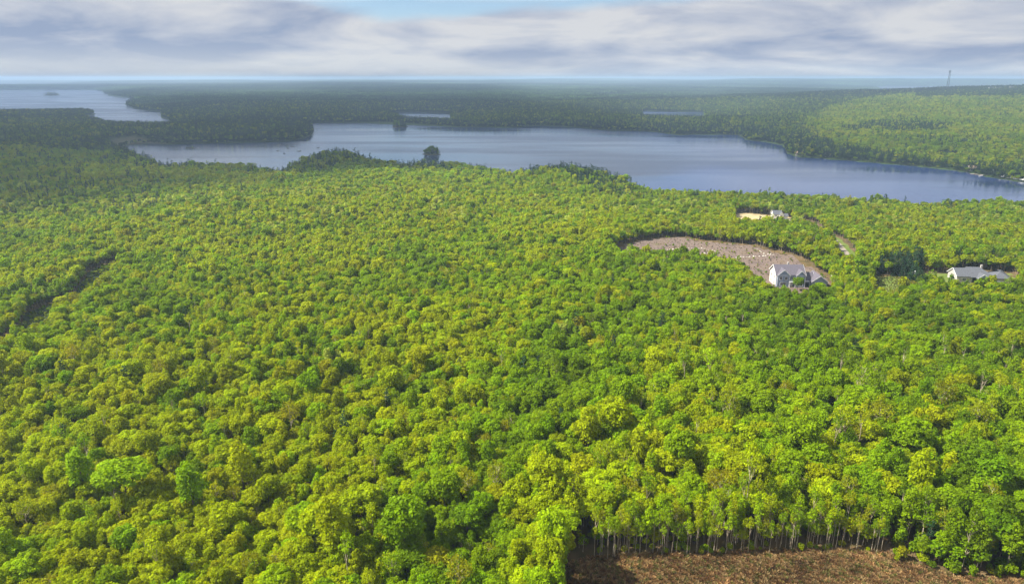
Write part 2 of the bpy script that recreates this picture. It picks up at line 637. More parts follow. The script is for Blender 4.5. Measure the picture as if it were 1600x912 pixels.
def ribbon(name, line, width, mat, lift, label):
    vs, fs = [], []
    pts = []
    for i in range(len(line) - 1):
        n = max(1, int(math.dist(line[i], line[i + 1]) / 5))
        for k in range(n):
            t = k / n
            pts.append((line[i][0] * (1 - t) + line[i + 1][0] * t, line[i][1] * (1 - t) + line[i + 1][1] * t))
    pts.append(line[-1])
    for i, (x, y) in enumerate(pts):
        a, b = pts[max(i - 1, 0)], pts[min(i + 1, len(pts) - 1)]
        dx, dy = b[0] - a[0], b[1] - a[1]
        l = math.hypot(dx, dy)
        nx, ny = -dy / l, dx / l
        w = width * (0.5 + 0.06 * math.sin(i * 1.7))
        for s in (-1, -0.5, 0, 0.5, 1):
            px, py = x + nx * w * s, y + ny * w * s
            vs.append((px, py, ground_z(px, py) + lift))
    for i in range(len(pts) - 1):
        for k in range(4):
            fs.append((i * 5 + k, i * 5 + k + 1, i * 5 + k + 6, i * 5 + k + 5))
    me = bpy.data.meshes.new(name)
    me.from_pydata(vs, [], fs)
    me.materials.append(mat)
    return tag(link_mesh(name, me), label, kind='structure')


sheet('lake', LAKE, M_WATER, 0, 'calm blue grey lake stretching across behind the forest', flat=WATER)
sheet('far_lake', FAR_LAKE, M_WATER, 0, 'pale silver lake beyond the low wooded spit', flat=WATER)
sheet('pond', POND_A, M_WATER, 0, 'thin bright pond among the dark woods beyond the small wooded island', flat=WATER)
sheet('pond', POND_B, M_WATER, 0, 'narrow bright pond in the woods behind the middle of the lake', flat=WATER)
sheet('distant_lake', STRIP_L, M_WATER, 0, 'sliver of bright water on the horizon above the silver lake', flat=WATER)
sheet('distant_lake', STRIP_R, M_WATER, 0, 'bright strip of far water behind the mast hill', flat=WATER)

M_FIELD = patch_material('dead_bracken_ground', [(0.3, (0.055, 0.034, 0.016)), (0.5, (0.16, 0.098, 0.042)), (0.72, (0.25, 0.165, 0.07))], 0.8, bump=0.3)
M_CLEAR = patch_material('cleared_ground', [(0.3, (0.075, 0.056, 0.048)), (0.5, (0.145, 0.108, 0.09)), (0.64, (0.115, 0.085, 0.055)), (0.75, (0.08, 0.11, 0.02))], 0.13, bump=0.2)
M_LAWN = patch_material('rough_lawn', [(0.3, (0.07, 0.115, 0.018)), (0.55, (0.12, 0.15, 0.03)), (0.75, (0.18, 0.155, 0.08))], 0.12)
M_DIRT = patch_material('gravel_drive', [(0.3, (0.16, 0.14, 0.11)), (0.7, (0.30, 0.26, 0.21))], 0.7)
M_SAND = patch_material('sandy_ground', [(0.3, (0.22, 0.17, 0.08)), (0.5, (0.38, 0.31, 0.18)), (0.75, (0.20, 0.21, 0.05))], 0.08)
M_MARSH = patch_material('marsh_grass', [(0.3, (0.045, 0.05, 0.02)), (0.7, (0.085, 0.07, 0.042))], 0.03)
M_TRACKSOIL = patch_material('track_soil', [(0.3, (0.03, 0.05, 0.012)), (0.7, (0.06, 0.075, 0.025))], 0.3)
sheet('bracken_field', FIELD, M_FIELD, 0.06, 'brown field of dead bracken at the foot of the pale trunks', 2.0)
sheet('cleared_plot', CLEARING, M_CLEAR, 0.06, 'purplish brown cleared plot behind the blue grey house', 3.0)
sheet('house_plot', YARD, M_LAWN, 0.06, 'bare plot around the low grey house', 3.0)
sheet('lawn', LAWN, M_LAWN, 0.06, 'small green lawn between the dark conifers and the low grey house', 3.0)
sheet('sandy_plot', SAND, M_SAND, 0.06, 'pale sandy plot beside the small white house', 4.0)
sheet('marsh', MARSH, M_MARSH, 0.1, 'brownish marsh at the left tip of the lake', 10.0)
sheet('sand_bank', SAND_BANK, M_SAND, 0.3, 'pale bank above the right shore of the lake', 6.0)
ribbon('verge', ROAD, 9, M_LAWN, 0.05, 'rough green verges along the gravel road')
ribbon('dirt_road', ROAD, 3.0, M_DIRT, 0.12, 'pale gravel road winding through the trees to the houses')
ribbon('forest_track', TRACK, 13, M_TRACKSOIL, 0.08, 'dark narrow cut running through the forest on the left')

# ------------------------------------------------------------------ unseen cloud sheet overhead, shaped to sun and shade the ground
CLOUD_Z = 1000.0
cr = [0.0] + list(np.geomspace(150, 9800, 130))
ca = np.radians(np.arange(0, 360, 2.0))
CA, CR = np.meshgrid(ca, np.array(cr[1:]))
CX, CY = CR * np.sin(CA), CR * np.cos(CA)
CZ = CLOUD_Z - CR ** 2 / (2 * 6371000.0) + 45 * noise_c(CX, CY, 2600) * smooth(0, 2000, CR) + 25 * noise_a(CX, CY, 900) * smooth(40000, 9000, CR)
# where the ground below each piece of cloud gets its shade: slide it down the sun's ray
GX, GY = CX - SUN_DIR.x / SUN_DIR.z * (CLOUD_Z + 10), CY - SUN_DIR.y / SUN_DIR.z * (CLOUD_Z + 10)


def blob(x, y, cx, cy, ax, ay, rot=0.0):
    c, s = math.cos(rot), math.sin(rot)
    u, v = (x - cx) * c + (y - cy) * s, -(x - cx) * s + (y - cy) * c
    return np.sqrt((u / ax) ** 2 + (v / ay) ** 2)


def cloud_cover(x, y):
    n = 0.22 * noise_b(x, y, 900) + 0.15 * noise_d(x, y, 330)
    gap = np.full(x.shape, 9.0)  # gaps placed over the near wood and right hill to let sun in
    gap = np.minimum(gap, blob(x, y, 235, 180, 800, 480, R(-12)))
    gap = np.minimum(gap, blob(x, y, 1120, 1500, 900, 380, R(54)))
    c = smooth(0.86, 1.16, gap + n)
    # further off the layer is opened in strips so sun brightens the far land
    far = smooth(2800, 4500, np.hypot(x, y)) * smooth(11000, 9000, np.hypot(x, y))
    c = np.maximum(c, 0.85 * smooth(1.25, 0.8, blob(x, y, -560, 680, 340, 260, R(20)) + n))  # bank added to shade the land at far left
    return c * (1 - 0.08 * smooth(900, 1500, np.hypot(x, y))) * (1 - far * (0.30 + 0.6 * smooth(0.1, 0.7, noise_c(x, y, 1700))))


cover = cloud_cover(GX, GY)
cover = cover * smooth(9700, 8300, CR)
nv = CX.size
verts = np.stack([CX, CY, CZ], -1).reshape(-1, 3).tolist() + [(0, 0, CLOUD_Z)]
ids = np.arange(nv).reshape(CX.shape)
q = np.stack([ids[:-1], ids[1:], np.roll(ids[1:], -1, 1), np.roll(ids[:-1], -1, 1)], -1).reshape(-1, 4).tolist()
fan = [(nv, int(ids[0, j]), int(ids[0, (j + 1) % len(ca)])) for j in range(len(ca))]
me = bpy.data.meshes.new('shade_clouds')
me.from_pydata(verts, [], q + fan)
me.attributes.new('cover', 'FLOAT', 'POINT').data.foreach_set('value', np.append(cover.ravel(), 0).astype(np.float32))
me.polygons.foreach_set('use_smooth', [True] * len(me.polygons))
m, nt, b, out = new_mat('shade_cloud_base')
g = N(nt, 'ShaderNodeNewGeometry')
mp = N(nt, 'ShaderNodeMapping')
mp.inputs['Location'].default_value = (3.1, 1.3, 0)
mp.inputs['Scale'].default_value = (1 / 4300, 1 / 12000, 0)
nt.links.new(g.outputs['Position'], mp.inputs['Vector'])
big = N(nt, 'ShaderNodeTexNoise')
big.inputs['Scale'].default_value = 1.0
big.inputs['Detail'].default_value = 7
big.inputs['Roughness'].default_value = 0.57
big.inputs['Distortion'].default_value = 0.5
nt.links.new(mp.outputs[0], big.inputs['Vector'])
al = N(nt, 'ShaderNodeMapRange', interpolation_type='SMOOTHSTEP')
al.inputs['From Min'].default_value = 0.31
al.inputs['From Max'].default_value = 0.43
nt.links.new(big.outputs['Fac'], al.inputs['Value'])
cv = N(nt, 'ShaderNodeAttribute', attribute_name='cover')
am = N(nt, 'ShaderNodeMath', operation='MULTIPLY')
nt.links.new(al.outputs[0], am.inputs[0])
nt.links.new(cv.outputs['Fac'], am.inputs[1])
thick = N(nt, 'ShaderNodeValToRGB')
thick.color_ramp.elements[0].position = 0.42
thick.color_ramp.elements[0].color = (0.335, 0.34, 0.36, 1)
thick.color_ramp.elements[1].position = 0.66
thick.color_ramp.elements[1].color = (0.155, 0.185, 0.265, 1)
nt.links.new(big.outputs['Fac'], thick.inputs[0])
tl = N(nt, 'ShaderNodeBsdfTranslucent')
nt.links.new(thick.outputs[0], tl.inputs['Color'])
tp = N(nt, 'ShaderNodeBsdfTransparent')
mix = N(nt, 'ShaderNodeMixShader')
nt.links.new(am.outputs[0], mix.inputs[0])
nt.links.new(tp.outputs[0], mix.inputs[1])
nt.links.new(tl.outputs[0], mix.inputs[2])
nt.links.new(mix.outputs[0], out.inputs['Surface'])
nt.nodes.remove(b)
me.materials.append(m)
tag(link_mesh('shade_clouds', me), 'unseen cloud sheet overhead, its gaps and banks shaped to sun and shade the land', kind='structure')

# ------------------------------------------------------------------ tree shapes


def leaf_cloud(clumps, per, size, rng, up=0.25, jit=0.55, flat=1.0, shell=(0.72, 1.06)):
    """small kite-shaped leaf sprays spread over every clump; returns verts, faces, shade"""
    V, F, S = [], [], []
    o = 0
    for (c, r) in clumps:
        n = max(6, int(per * r * r))
        d = rng.normal(size=(n, 3))
        d /= np.linalg.norm(d, axis=1)[:, None]
        low = d[:, 2] < -0.45
        d[low, 2] *= -1
        p = np.array(c) + d * r * rng.uniform(*shell, (n, 1)) * np.array([1, 1, flat])
        nm = d + rng.normal(size=(n, 3)) * jit + np.array([0, 0, up])
        nm /= np.linalg.norm(nm, axis=1)[:, None]
        a = np.cross(nm, rng.normal(size=(n, 3)))
        a /= np.linalg.norm(a, axis=1)[:, None]
        bt = np.cross(nm, a)
        s = size * rng.uniform(0.6, 1.35, (n, 1))
        w = s * rng.uniform(0.45, 0.9, (n, 1))
        bend = nm * s * rng.uniform(-0.25, 0.25, (n, 1))
        q = np.stack([p - a * s, p - bt * w + bend, p + a * s * 0.9, p + bt * w + bend], 1)
        V.append(q.reshape(-1, 3))
        F.append(np.arange(o, o + 4 * n).reshape(n, 4))
        o += 4 * n
        S.append(rng.uniform(0.82, 1.16) * rng.uniform(0.72, 1.25, n))
    return np.vstack(V), np.vstack(F), np.concatenate(S)


def to_mesh(name, V, F, S, mat):
    me = bpy.data.meshes.new(name)
    me.from_pydata(V.tolist(), [], F.tolist())
    me.attributes.new('shade', 'FLOAT', 'FACE').data.foreach_set('value', np.asarray(S, np.float32))
    me.materials.append(mat)
    me.update()
    return me


def clumps_round(rng, rx, rz, zc, n, r0, r1, low=-0.55):
    out = []
    tries = 0
    while len(out) < n and tries < 4000:
        tries += 1
        d = rng.normal(size=3)
        d /= np.linalg.norm(d)
        if d[2] < low:
            continue
        k = rng.uniform(0.55, 1.0)
        r = rng.uniform(r0, r1)
        c = np.array([d[0] * (rx - r * 0.6) * k, d[1] * (rx - r * 0.6) * k, zc + d[2] * (rz - r * 0.6) * k])
        if all(np.linalg.norm(c - p) > 0.62 * (r + q) for p, q in out) or tries > 2500:
            out.append((c, r))
    return out


def wood(clumps, h, r, bare, rng, nl=7, sides=6, lean=0.3, twigs=0):
    mb = MB()
    top = Vector((rng.uniform(-lean, lean), rng.uniform(-lean, lean), h * 0.86))
    k = 4
    prev, pr = Vector((0, 0, -0.5)), r * 1.25
    stem_pts = []
    for i in range(1, k + 1):
        t = i / k
        p = Vector((top.x * t + rng.uniform(-.1, .1), top.y * t + rng.uniform(-.1, .1), top.z * t))
        rr = r * (1 - 0.8 * t)
        mb.tube(prev, p, pr, rr, sides)
        stem_pts.append((prev.copy(), p.copy(), pr))
        prev, pr = p, rr
    order = sorted(range(len(clumps)), key=lambda i: rng.random())[:nl]
    for i in order:
        c = Vector(clumps[i][0])
        z0 = max(bare, min(c.z - 0.8, h * 0.75) * rng.uniform(0.7, 0.95))
        t = z0 / top.z
        a = Vector((top.x * t, top.y * t, z0))
        mid = a.lerp(c, 0.55) + Vector((0, 0, -0.25))
        mb.tube(a, mid, r * 0.42, r * 0.26, 4)
        mb.tube(mid, c, r * 0.26, r * 0.08, 4)
        for _ in range(twigs):
            e = mid.lerp(c, rng.uniform(0, 1))
            mb.tube(e, e + Vector(rng.normal(size=3)) * 0.8 + Vector((0, 0, 0.5)), r * 0.10, r * 0.03, 3)
    return mb


PROTO = []          # dicts: kind, crown mesh, trunk mesh, low crown


def add_proto(kind, clumps, per, size, h, r, bare, bark, mat, seed, nl=7, flat=1.0, jit=0.55, up=0.25, twigs=0, lean=0.3, shell=(0.72, 1.06)):
    rng = np.random.default_rng(seed)
    V, F, S = leaf_cloud(clumps, per, size, rng, flat=flat, jit=jit, up=up, shell=shell)
    crown = to_mesh('crown', V, F, S, mat)
    tr = wood(clumps, h, r, bare, rng, nl, twigs=twigs, lean=lean).mesh('trunk', bark, fix=False)
    V2, F2, S2 = leaf_cloud(clumps, per / 4.5, size * 2.0, rng, flat=flat, jit=jit * 0.8, up=up, shell=shell)
    low = to_mesh('crown_small', V2, F2, S2, mat)
    PROTO.append(dict(kind=kind, crown=crown, trunk=tr, low=low, h=h))


def build_protos():
    for i in range(4):        # rounded maples
        rng = np.random.default_rng(100 + i)
        h = 12.5 + i * 0.6
        cl = clumps_round(rng, 3.3 + 0.2 * i, 3.6, h - 3.9, 24, 0.95, 1.65)
        add_proto('round', cl, 78, 0.30, h, 0.17, 4.5, M_BARK, M_LEAF, 200 + i)
    for i in range(3):        # broad spreading crowns in layers
        rng = np.random.default_rng(120 + i)
        h = 12.5
        cl = clumps_round(rng, 4.6, 2.9, h - 3.4, 28, 1.0, 1.8, low=-0.3)
        add_proto('broad', cl, 66, 0.31, h, 0.22, 4.2, M_BARK, M_LEAF, 220 + i, flat=0.62, up=0.5, nl=9)
    for i in range(3):        # slender crowns on tall bare stems
        rng = np.random.default_rng(140 + i)
        h = 14.5 + i * 0.5
        cl = clumps_round(rng, 1.5 + 0.25 * i, 2.9, h - 3.0, 13, 0.55, 0.95, low=-0.8)
        add_proto('slender', cl, 50, 0.24, h, 0.10, 6.0, M_BARK_PALE, M_LEAF, 240 + i, nl=8, jit=0.8, lean=0.6, twigs=1)
    for i in range(2):        # thin, half-leafed crowns with grey twigs showing
        rng = np.random.default_rng(160 + i)
        h = 12.5
        cl = clumps_round(rng, 3.1, 3.4, h - 3.6, 20, 0.8, 1.4)
        add_proto('thin', cl, 36, 0.23, h, 0.15, 4.0, M_BARK_PALE, M_LEAF, 260 + i, nl=14, jit=1.0, twigs=3, shell=(0.4, 1.05))
    for i in range(2):        # oval, upright
        rng = np.random.default_rng(180 + i)
        h = 14.0
        cl = clumps_round(rng, 2.4, 4.6, h - 4.8, 24, 0.8, 1.35, low=-0.8)
        add_proto('oval', cl, 74, 0.28, h, 0.16, 4.5, M_BARK, M_LEAF, 280 + i)
    for i in range(2):        # spruce: whorls of drooping boughs
        rng = np.random.default_rng(300 + i)
        h = 15.0 + i
        cl = []
        z = 1.6
        while z < h - 0.5:
            t = (z - 1.6) / (h - 1.6)
            rr = 2.6 * (1 - t) ** 0.85 + 0.2
            n = max(3, int(8 * (1 - t) + 2))
            a0 = rng.uniform(0, 6.28)
            for k in range(n):
                a = a0 + 6.283 * k / n + rng.uniform(-.2, .2)
                q = rr * rng.uniform(0.55, 0.85)
                cl.append((np.array([math.cos(a) * q, math.sin(a) * q, z - 0.12 * rr]), 0.32 + 0.42 * rr * 0.5))
            z += 0.95
        cl.append((np.array([0, 0, h - 0.3]), 0.35))
        add_proto('spruce', cl, 46, 0.22, h, 0.17, 1.2, M_BARK, M_NEEDLE, 310 + i, nl=4, flat=0.55, up=0.1, lean=0.05)
    for i in range(2):        # white pine: irregular plates of needles
        rng = np.random.default_rng(320 + i)
        h = 17.0
        cl = []
        z = 5.0
        while z < h:
            t = (z - 5) / (h - 5)
            rr = 3.3 * (1 - 0.75 * t)
            for k in range(4 if t < 0.8 else 2):
                a = rng.uniform(0, 6.28)
                q = rr * rng.uniform(0.35, 0.8)
                cl.append((np.array([math.cos(a) * q, math.sin(a) * q, z + rng.uniform(-.4, .6)]), rng.uniform(0.8, 1.25) * (1 - 0.35 * t)))
            z += 1.35
        add_proto('pine', cl, 52, 0.24, h, 0.2, 4.0, M_BARK, M_NEEDLE, 330 + i, nl=9, flat=0.6, up=0.35, lean=0.2)


build_protos()
KINDS = {}
for i, p in enumerate(PROTO):
    KINDS.setdefault(p['kind'], []).append(i)


def joined(p, low):
    """crown and trunk of a shape as one mesh, to be repeated through the forest"""
    bm = bmesh.new()
    bm.from_mesh(p['low'] if low else p['crown'])
    n = len(bm.faces)
    bm.from_mesh(p['trunk'])
    bm.faces.ensure_lookup_table()
    for f in bm.faces[n:]:
        f.material_index = 1
    me = bpy.data.meshes.new('forest_tree')
    bm.to_mesh(me)
    bm.free()
    me.materials.append(p['crown'].materials[0])
    me.materials.append(p['trunk'].materials[0])
    return me


def scatter(name, P, rot, scl, idx, tint, meshes, label):
    """one stuff object: every point of P carries one of the meshes"""
    me = bpy.data.meshes.new(name)
    n = len(P)
    me.vertices.add(n)
    me.vertices.foreach_set('co', np.asarray(P, np.float32).ravel())
    me.attributes.new('rot', 'FLOAT', 'POINT').data.foreach_set('value', np.asarray(rot, np.float32))
    me.attributes.new('scl', 'FLOAT_VECTOR', 'POINT').data.foreach_set('vector', np.asarray(scl, np.float32).ravel())
    me.attributes.new('pick', 'INT', 'POINT').data.foreach_set('value', np.asarray(idx, np.int32))
    me.attributes.new('tint', 'FLOAT_VECTOR', 'POINT').data.foreach_set('vector', np.asarray(tint, np.float32).ravel())
    o = tag(link_mesh(name, me), label, kind='stuff')
    ng = bpy.data.node_groups.new(name, 'GeometryNodeTree')
    ng.interface.new_socket('Geometry', in_out='INPUT', socket_type='NodeSocketGeometry')
    ng.interface.new_socket('Geometry', in_out='OUTPUT', socket_type='NodeSocketGeometry')
    gi, go = ng.nodes.new('NodeGroupInput'), ng.nodes.new('NodeGroupOutput')
    jn = ng.nodes.new('GeometryNodeJoinGeometry')
    for m in reversed(meshes):
        src = bpy.data.objects.new(name + '_shape', m)
        oi = ng.nodes.new('GeometryNodeObjectInfo')
        oi.inputs['Object'].default_value = src
        ti = ng.nodes.new('GeometryNodeGeometryToInstance')
        ng.links.new(oi.outputs['Geometry'], ti.inputs[0])
        ng.links.new(ti.outputs[0], jn.inputs[0])

    def att(nm, t):
        a = ng.nodes.new('GeometryNodeInputNamedAttribute')
        a.data_type = t
        a.inputs['Name'].default_value = nm
        return [s for s in a.outputs if s.enabled][0]
    cx = ng.nodes.new('ShaderNodeCombineXYZ')
    ng.links.new(att('rot', 'FLOAT'), cx.inputs['Z'])
    ip = ng.nodes.new('GeometryNodeInstanceOnPoints')
    ip.inputs['Pick Instance'].default_value = True
    ng.links.new(gi.outputs[0], ip.inputs['Points'])
    ng.links.new(jn.outputs[0], ip.inputs['Instance'])
    ng.links.new(att('pick', 'INT'), ip.inputs['Instance Index'])
    ng.links.new(cx.outputs[0], ip.inputs['Rotation'])
    ng.links.new(att('scl', 'FLOAT_VECTOR'), ip.inputs['Scale'])
    ng.links.new(ip.outputs[0], go.inputs[0])
    o.modifiers.new('scatter', 'NODES').node_group = ng
    return o


# ------------------------------------------------------------------ where the trees stand and what colour they are
PAL = {'lime': (0.240, 0.360, 0.002), 'yellow': (0.295, 0.365, 0.002), 'mid': (0.190, 0.305, 0.002), 'deep': (0.125, 0.215, 0.003),
       'olive': (0.255, 0.280, 0.006), 'pale': (0.36, 0.44, 0.060), 'spruce': (0.017, 0.044, 0.024), 'pine': (0.026, 0.060, 0.022)}  # pale is lightened to paint the sunlit band before the lake
NAMES = list(PAL)
PALV = np.array([PAL[k] for k in NAMES])


def grid(y0, y1, step, rng, spread=0.88):
    """jittered hexagonal grid over the part of the land the picture could see"""
    rows = np.arange(y0, y1, step * 0.87)
    out = []
    for k, y in enumerate(rows):
        w = y * spread + 25
        x = np.arange(-w, w, step) + (k % 2) * step / 2
        out.append(np.stack([x, np.full(x.shape, y)], -1))
    p = np.vstack(out)
    return p + rng.uniform(-0.36, 0.36, p.shape) * step


HOUSE_A, HOUSE_B = (124.5, 297.0), None


def allowed(x, y, margin=0.0):
    ok = np.ones(x.shape, bool)
    for poly, mg in ((FIELD, 1.8), (CLEARING, 1.5), (YARD, 2.0), (LAWN, 1.0), (SAND, 1.0), (SAND_BANK, 0), (MARSH, 0)):
        ok &= sdist(poly, x, y) > mg
    ok &= line_dist(ROAD, x, y) > 5.6
    ok &= line_dist(TRACK, x, y) > 6.0
    for k, p in enumerate(LAKES):
        ok &= sdist(p, x, y) > (2.5 if k < 2 else 3)
    return ok


def species(x, y, rng):
    """shape index and colour for trees at x, y"""
    n = len(x)
    lake = sdist(LAKE, x, y)
    r = np.hypot(x, y)
    u = rng.random(n)
    far = y > np.interp(x, [-3000, -400, 0, 300, 700, 1500], [900, 900, 900, 800, 640, 500])
    con = 0.006 + 0 * x                                    # share of conifers
    con = np.where(far, 0.42 + 0.25 * noise_c(x, y, 600), con)
    con = np.where(far & (lake < 60), 0.78, con)
    hill = blob(x, y, 1120, 1500, 950, 420, R(54)) < 1
    con = np.where(hill & far, 0.12, con)
    px, py, _ = proj(x, y, height(x, y) + 6)
    belt = np.clip(np.exp(-((px - 520) / 75) ** 2) * 0.55 + np.exp(-((px - 890) / 85) ** 2) * 0.7 + np.exp(-((px - 250) / 70) ** 2) * 0.5 + np.exp(-((px - 660) / 40) ** 2) * 0.5 + 0.06, 0, 0.7)
    con = np.where((lake < 60) & ~far & (lake > -5), belt, con)
    con = np.where(blob(px, py, 1405, 200, 75, 11) + 0.45 * noise_d(x, y, 160) < 1, 0.65, con)
    con = np.where(blob(px, py, 1470, 222, 60, 6) + 0.5 * noise_d(x, y, 160) < 1, 0.4, con)
    con = np.where((px > 1430) & (py < 152) & far, 0.85, con)
    con = np.where((py > 225) & (py < 330) & (px < 250) & (rng.random(n) < 0.5), 0.25, con)
    con = np.where((px > 1375) & (px < 1445) & (py > 395) & (py < 440), 0.9, con)
    kind = np.empty(n, int)
    isc = u < con
    shapes = [('round', .34), ('broad', .2), ('oval', .22), ('slender', .12), ('thin', .12)]
    v = rng.random(n)
    acc = 0
    for nm, w in shapes:
        sel = (v >= acc) & (v < acc + w)
        kind[sel] = rng.choice(KINDS[nm], sel.sum())
        acc += w
    pinew = rng.random(n) < 0.45
    kind[isc & pinew] = rng.choice(KINDS['pine'], (isc & pinew).sum())
    kind[isc & ~pinew] = rng.choice(KINDS['spruce'], (isc & ~pinew).sum())
    # colour: stands of one kind, with sunlit and cloud-shaded areas tinted in
    a, b2 = noise_a(x, y, 70), noise_b(x, y, 260)
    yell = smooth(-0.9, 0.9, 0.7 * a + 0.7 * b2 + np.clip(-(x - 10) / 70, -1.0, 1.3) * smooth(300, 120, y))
    w = np.stack([0.30 + 0 * x, 0.08 + 0.55 * yell, 0.42 - 0.25 * yell, 0.24 - 0.17 * yell + 0.30 * smooth(30, 170, x) * smooth(420, 300, y), 0.03 + 0.09 * yell, 0.02 + 0.40 * smooth(340, 480, y) * smooth(620, 540, y)], -1)  # sun painted as pale band by the lake, cloud shade as deep right
    w = np.clip(w, 0.01, None)
    w /= w.sum(1)[:, None]
    stand = np.clip(0.5 + 0.42 * noise_d(x, y, 85), 0, 0.999)        # neighbours tend to be of one kind
    pick = (0.5 * rng.random(n) + 0.5 * stand + 0.5 * noise_c(x, y, 24) * 0.18).clip(0, 0.999)
    c = np.argmax(w.cumsum(1) > pick[:, None], 1)
    thin = np.isin(kind, KINDS['thin'])
    c = np.where(thin & (rng.random(n) < 0.3), 4, c)
    c = np.where(isc, np.where(pinew, 7, 6), c)
    c = np.where(far & ~isc & (rng.random(n) < np.where(hill, 0.10, 0.5)), 3, c)
    t = PALV[c] * np.where(far & ~hill, 0.60, np.where(far, 0.66, 0.98))[:, None] * np.where(far, 1.0, 1.0 - 0.16 * smooth(10, 190, x))[:, None] * rng.uniform(0.86, 1.15, (n, 1)) * rng.uniform(0.94, 1.06, (n, 3))  # near trees darkened to the right: cloud shade put into the tint
    return kind, c, t


# ------------------------------------------------------------------ single trees of the near wood, and the rest of the wood around them
rng = np.random.default_rng(5)
P1 = np.vstack([grid(62, 170, 2.65, rng), grid(170, 640, 2.6, rng)])
P1 = P1[allowed(P1[:, 0], P1[:, 1])]
x, y = P1[:, 0], P1[:, 1]
z = height(x, y)
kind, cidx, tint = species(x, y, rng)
scale = np.clip(rng.normal(0.84, 0.15, len(x)) + 0.10 * noise_d(x, y, 45), 0.5, 1.25) * TS * (1 - 0.09 * smooth(120, 250, y)) * (1 + 0.24 * smooth(-25, 25, x) * smooth(230, 150, y))
big = (rng.random(len(x)) < 0.05) & (y < 210)
scale = np.where(big, scale * rng.uniform(1.25, 1.6, len(x)), scale)
rot = rng.uniform(0, 6.283, len(x))
hts = np.array([p['h'] for p in PROTO])[kind] * scale
# birches and poplars stand at the field's edge: keep the first metres behind it for them
edge = [unproj(px, py, 0) for px, py in [(925, 873), (987, 869), (1119, 867), (1250, 861), (1337, 859), (1381, 865)]]
clear_edge = line_dist(edge, x, y) > 5.8
# a low fringe in front of the two houses so that they stand clear
px, py, zc = proj(x, y, z + hts * 0.72)
pw = 6.0 * scale * FPX / zc
seen = (px > -15) & (px < 1615) & (py < 925) & (py > 60)
con = np.isin(kind, KINDS['spruce'] + KINDS['pine'])
score = np.where(seen & ~con & clear_edge, pw, -1)
order = np.argsort(-score)
single = np.zeros(len(x), bool)
N_SINGLE = 290
single[order[:N_SINGLE]] = True

WORDS = {'lime': 'lime green', 'yellow': 'yellow green', 'mid': 'fresh green', 'deep': 'deep green', 'olive': 'olive brown', 'pale': 'pale green'}
SHAPES = {'round': 'round-crowned tree', 'broad': 'broad-crowned tree', 'oval': 'upright oval tree', 'slender': 'slender tree', 'thin': 'half-leafed tree'}


ONES = 'zero one two three four five six seven eight nine ten eleven twelve thirteen fourteen fifteen sixteen seventeen eighteen nineteen'.split()
TENS = 'x x twenty thirty forty fifty sixty seventy eighty ninety'.split()
ORD = {'one': 'first', 'two': 'second', 'three': 'third', 'five': 'fifth', 'eight': 'eighth', 'nine': 'ninth', 'twelve': 'twelfth'}


def spell(n):
    return ONES[n] if n < 20 else TENS[n // 10] + ('-' + ONES[n % 10] if n % 10 else '')


def ordinal(n):
    w = spell(n)
    h, _, t = w.rpartition('-')
    t = ORD.get(t, t[:-1] + 'ieth' if t.endswith('y') else t + 'th')
    return (h + '-' if h else '') + t


def place_words(px, py):
    return f"{spell(min(99, max(1, round(px / 16))))} percent across and {spell(min(99, max(1, round(py / 9.12))))} percent down the photo"


def size_word(s):
    return 'small ' if s < 0.7 * TS else ('tall ' if s > 0.98 * TS else '')


def make_tree(name, k, loc, rz, s, tint_v, label, cat, group):
    t = empty(name, loc, rz)
    t.scale = s if isinstance(s, tuple) else (s * random.uniform(0.88, 1.15), s * random.uniform(0.88, 1.15), s * random.uniform(1.02, 1.22))
    tag(t, label, cat, group)
    link_mesh('trunk', PROTO[k]['trunk'], t)
    c = link_mesh('crown', PROTO[k]['crown'], t)
    c['tint'] = [float(q) for q in tint_v]
    return t


said = {}
for i in np.where(single)[0]:
    said.setdefault(f"{size_word(scale[i])}{WORDS[NAMES[cidx[i]]]} {SHAPES[PROTO[kind[i]]['kind']]}, {place_words(px[i], py[i])}", []).append(i)
told = {}
for lab, ii in said.items():
    ii.sort(key=lambda i: py[i])
    for k, i in enumerate(ii):
        told[i] = lab if len(ii) == 1 else ('upper ', 'lower ', 'lowest ')[min(k, 2)] + lab
for i in np.where(single)[0]:
    sh = PROTO[kind[i]]['kind']
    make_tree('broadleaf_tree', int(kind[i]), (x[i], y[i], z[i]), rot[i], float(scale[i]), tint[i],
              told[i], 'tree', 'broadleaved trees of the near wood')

rest = ~single & clear_edge
near_m = [joined(p, False) for p in PROTO]
low_m = [joined(p, True) for p in PROTO]
sc3 = np.stack([scale * rng.uniform(0.85, 1.2, len(x)), scale * rng.uniform(0.85, 1.2, len(x)), scale * rng.uniform(1.0, 1.22, len(x))], -1)
nearer = rest & (np.hypot(x, y) < 330)
further = rest & ~nearer
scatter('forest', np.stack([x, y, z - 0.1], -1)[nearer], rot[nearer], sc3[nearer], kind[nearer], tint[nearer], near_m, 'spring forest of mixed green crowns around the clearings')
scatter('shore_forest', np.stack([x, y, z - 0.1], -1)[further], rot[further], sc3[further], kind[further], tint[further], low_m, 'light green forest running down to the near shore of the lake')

# understorey: young trees filling the gaps
P2 = grid(64, 440, 3.3, rng)
P2 = P2[allowed(P2[:, 0], P2[:, 1])]
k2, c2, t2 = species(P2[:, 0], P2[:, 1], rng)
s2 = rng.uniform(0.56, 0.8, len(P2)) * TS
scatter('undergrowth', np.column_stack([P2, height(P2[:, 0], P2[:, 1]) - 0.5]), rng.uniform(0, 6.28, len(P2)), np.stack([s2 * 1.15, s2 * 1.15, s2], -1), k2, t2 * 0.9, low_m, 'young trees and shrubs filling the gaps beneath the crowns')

# slender birches and poplars along the edge of the bracken field
el = [math.dist(edge[i], edge[i + 1]) for i in range(len(edge) - 1)]
total = sum(el)


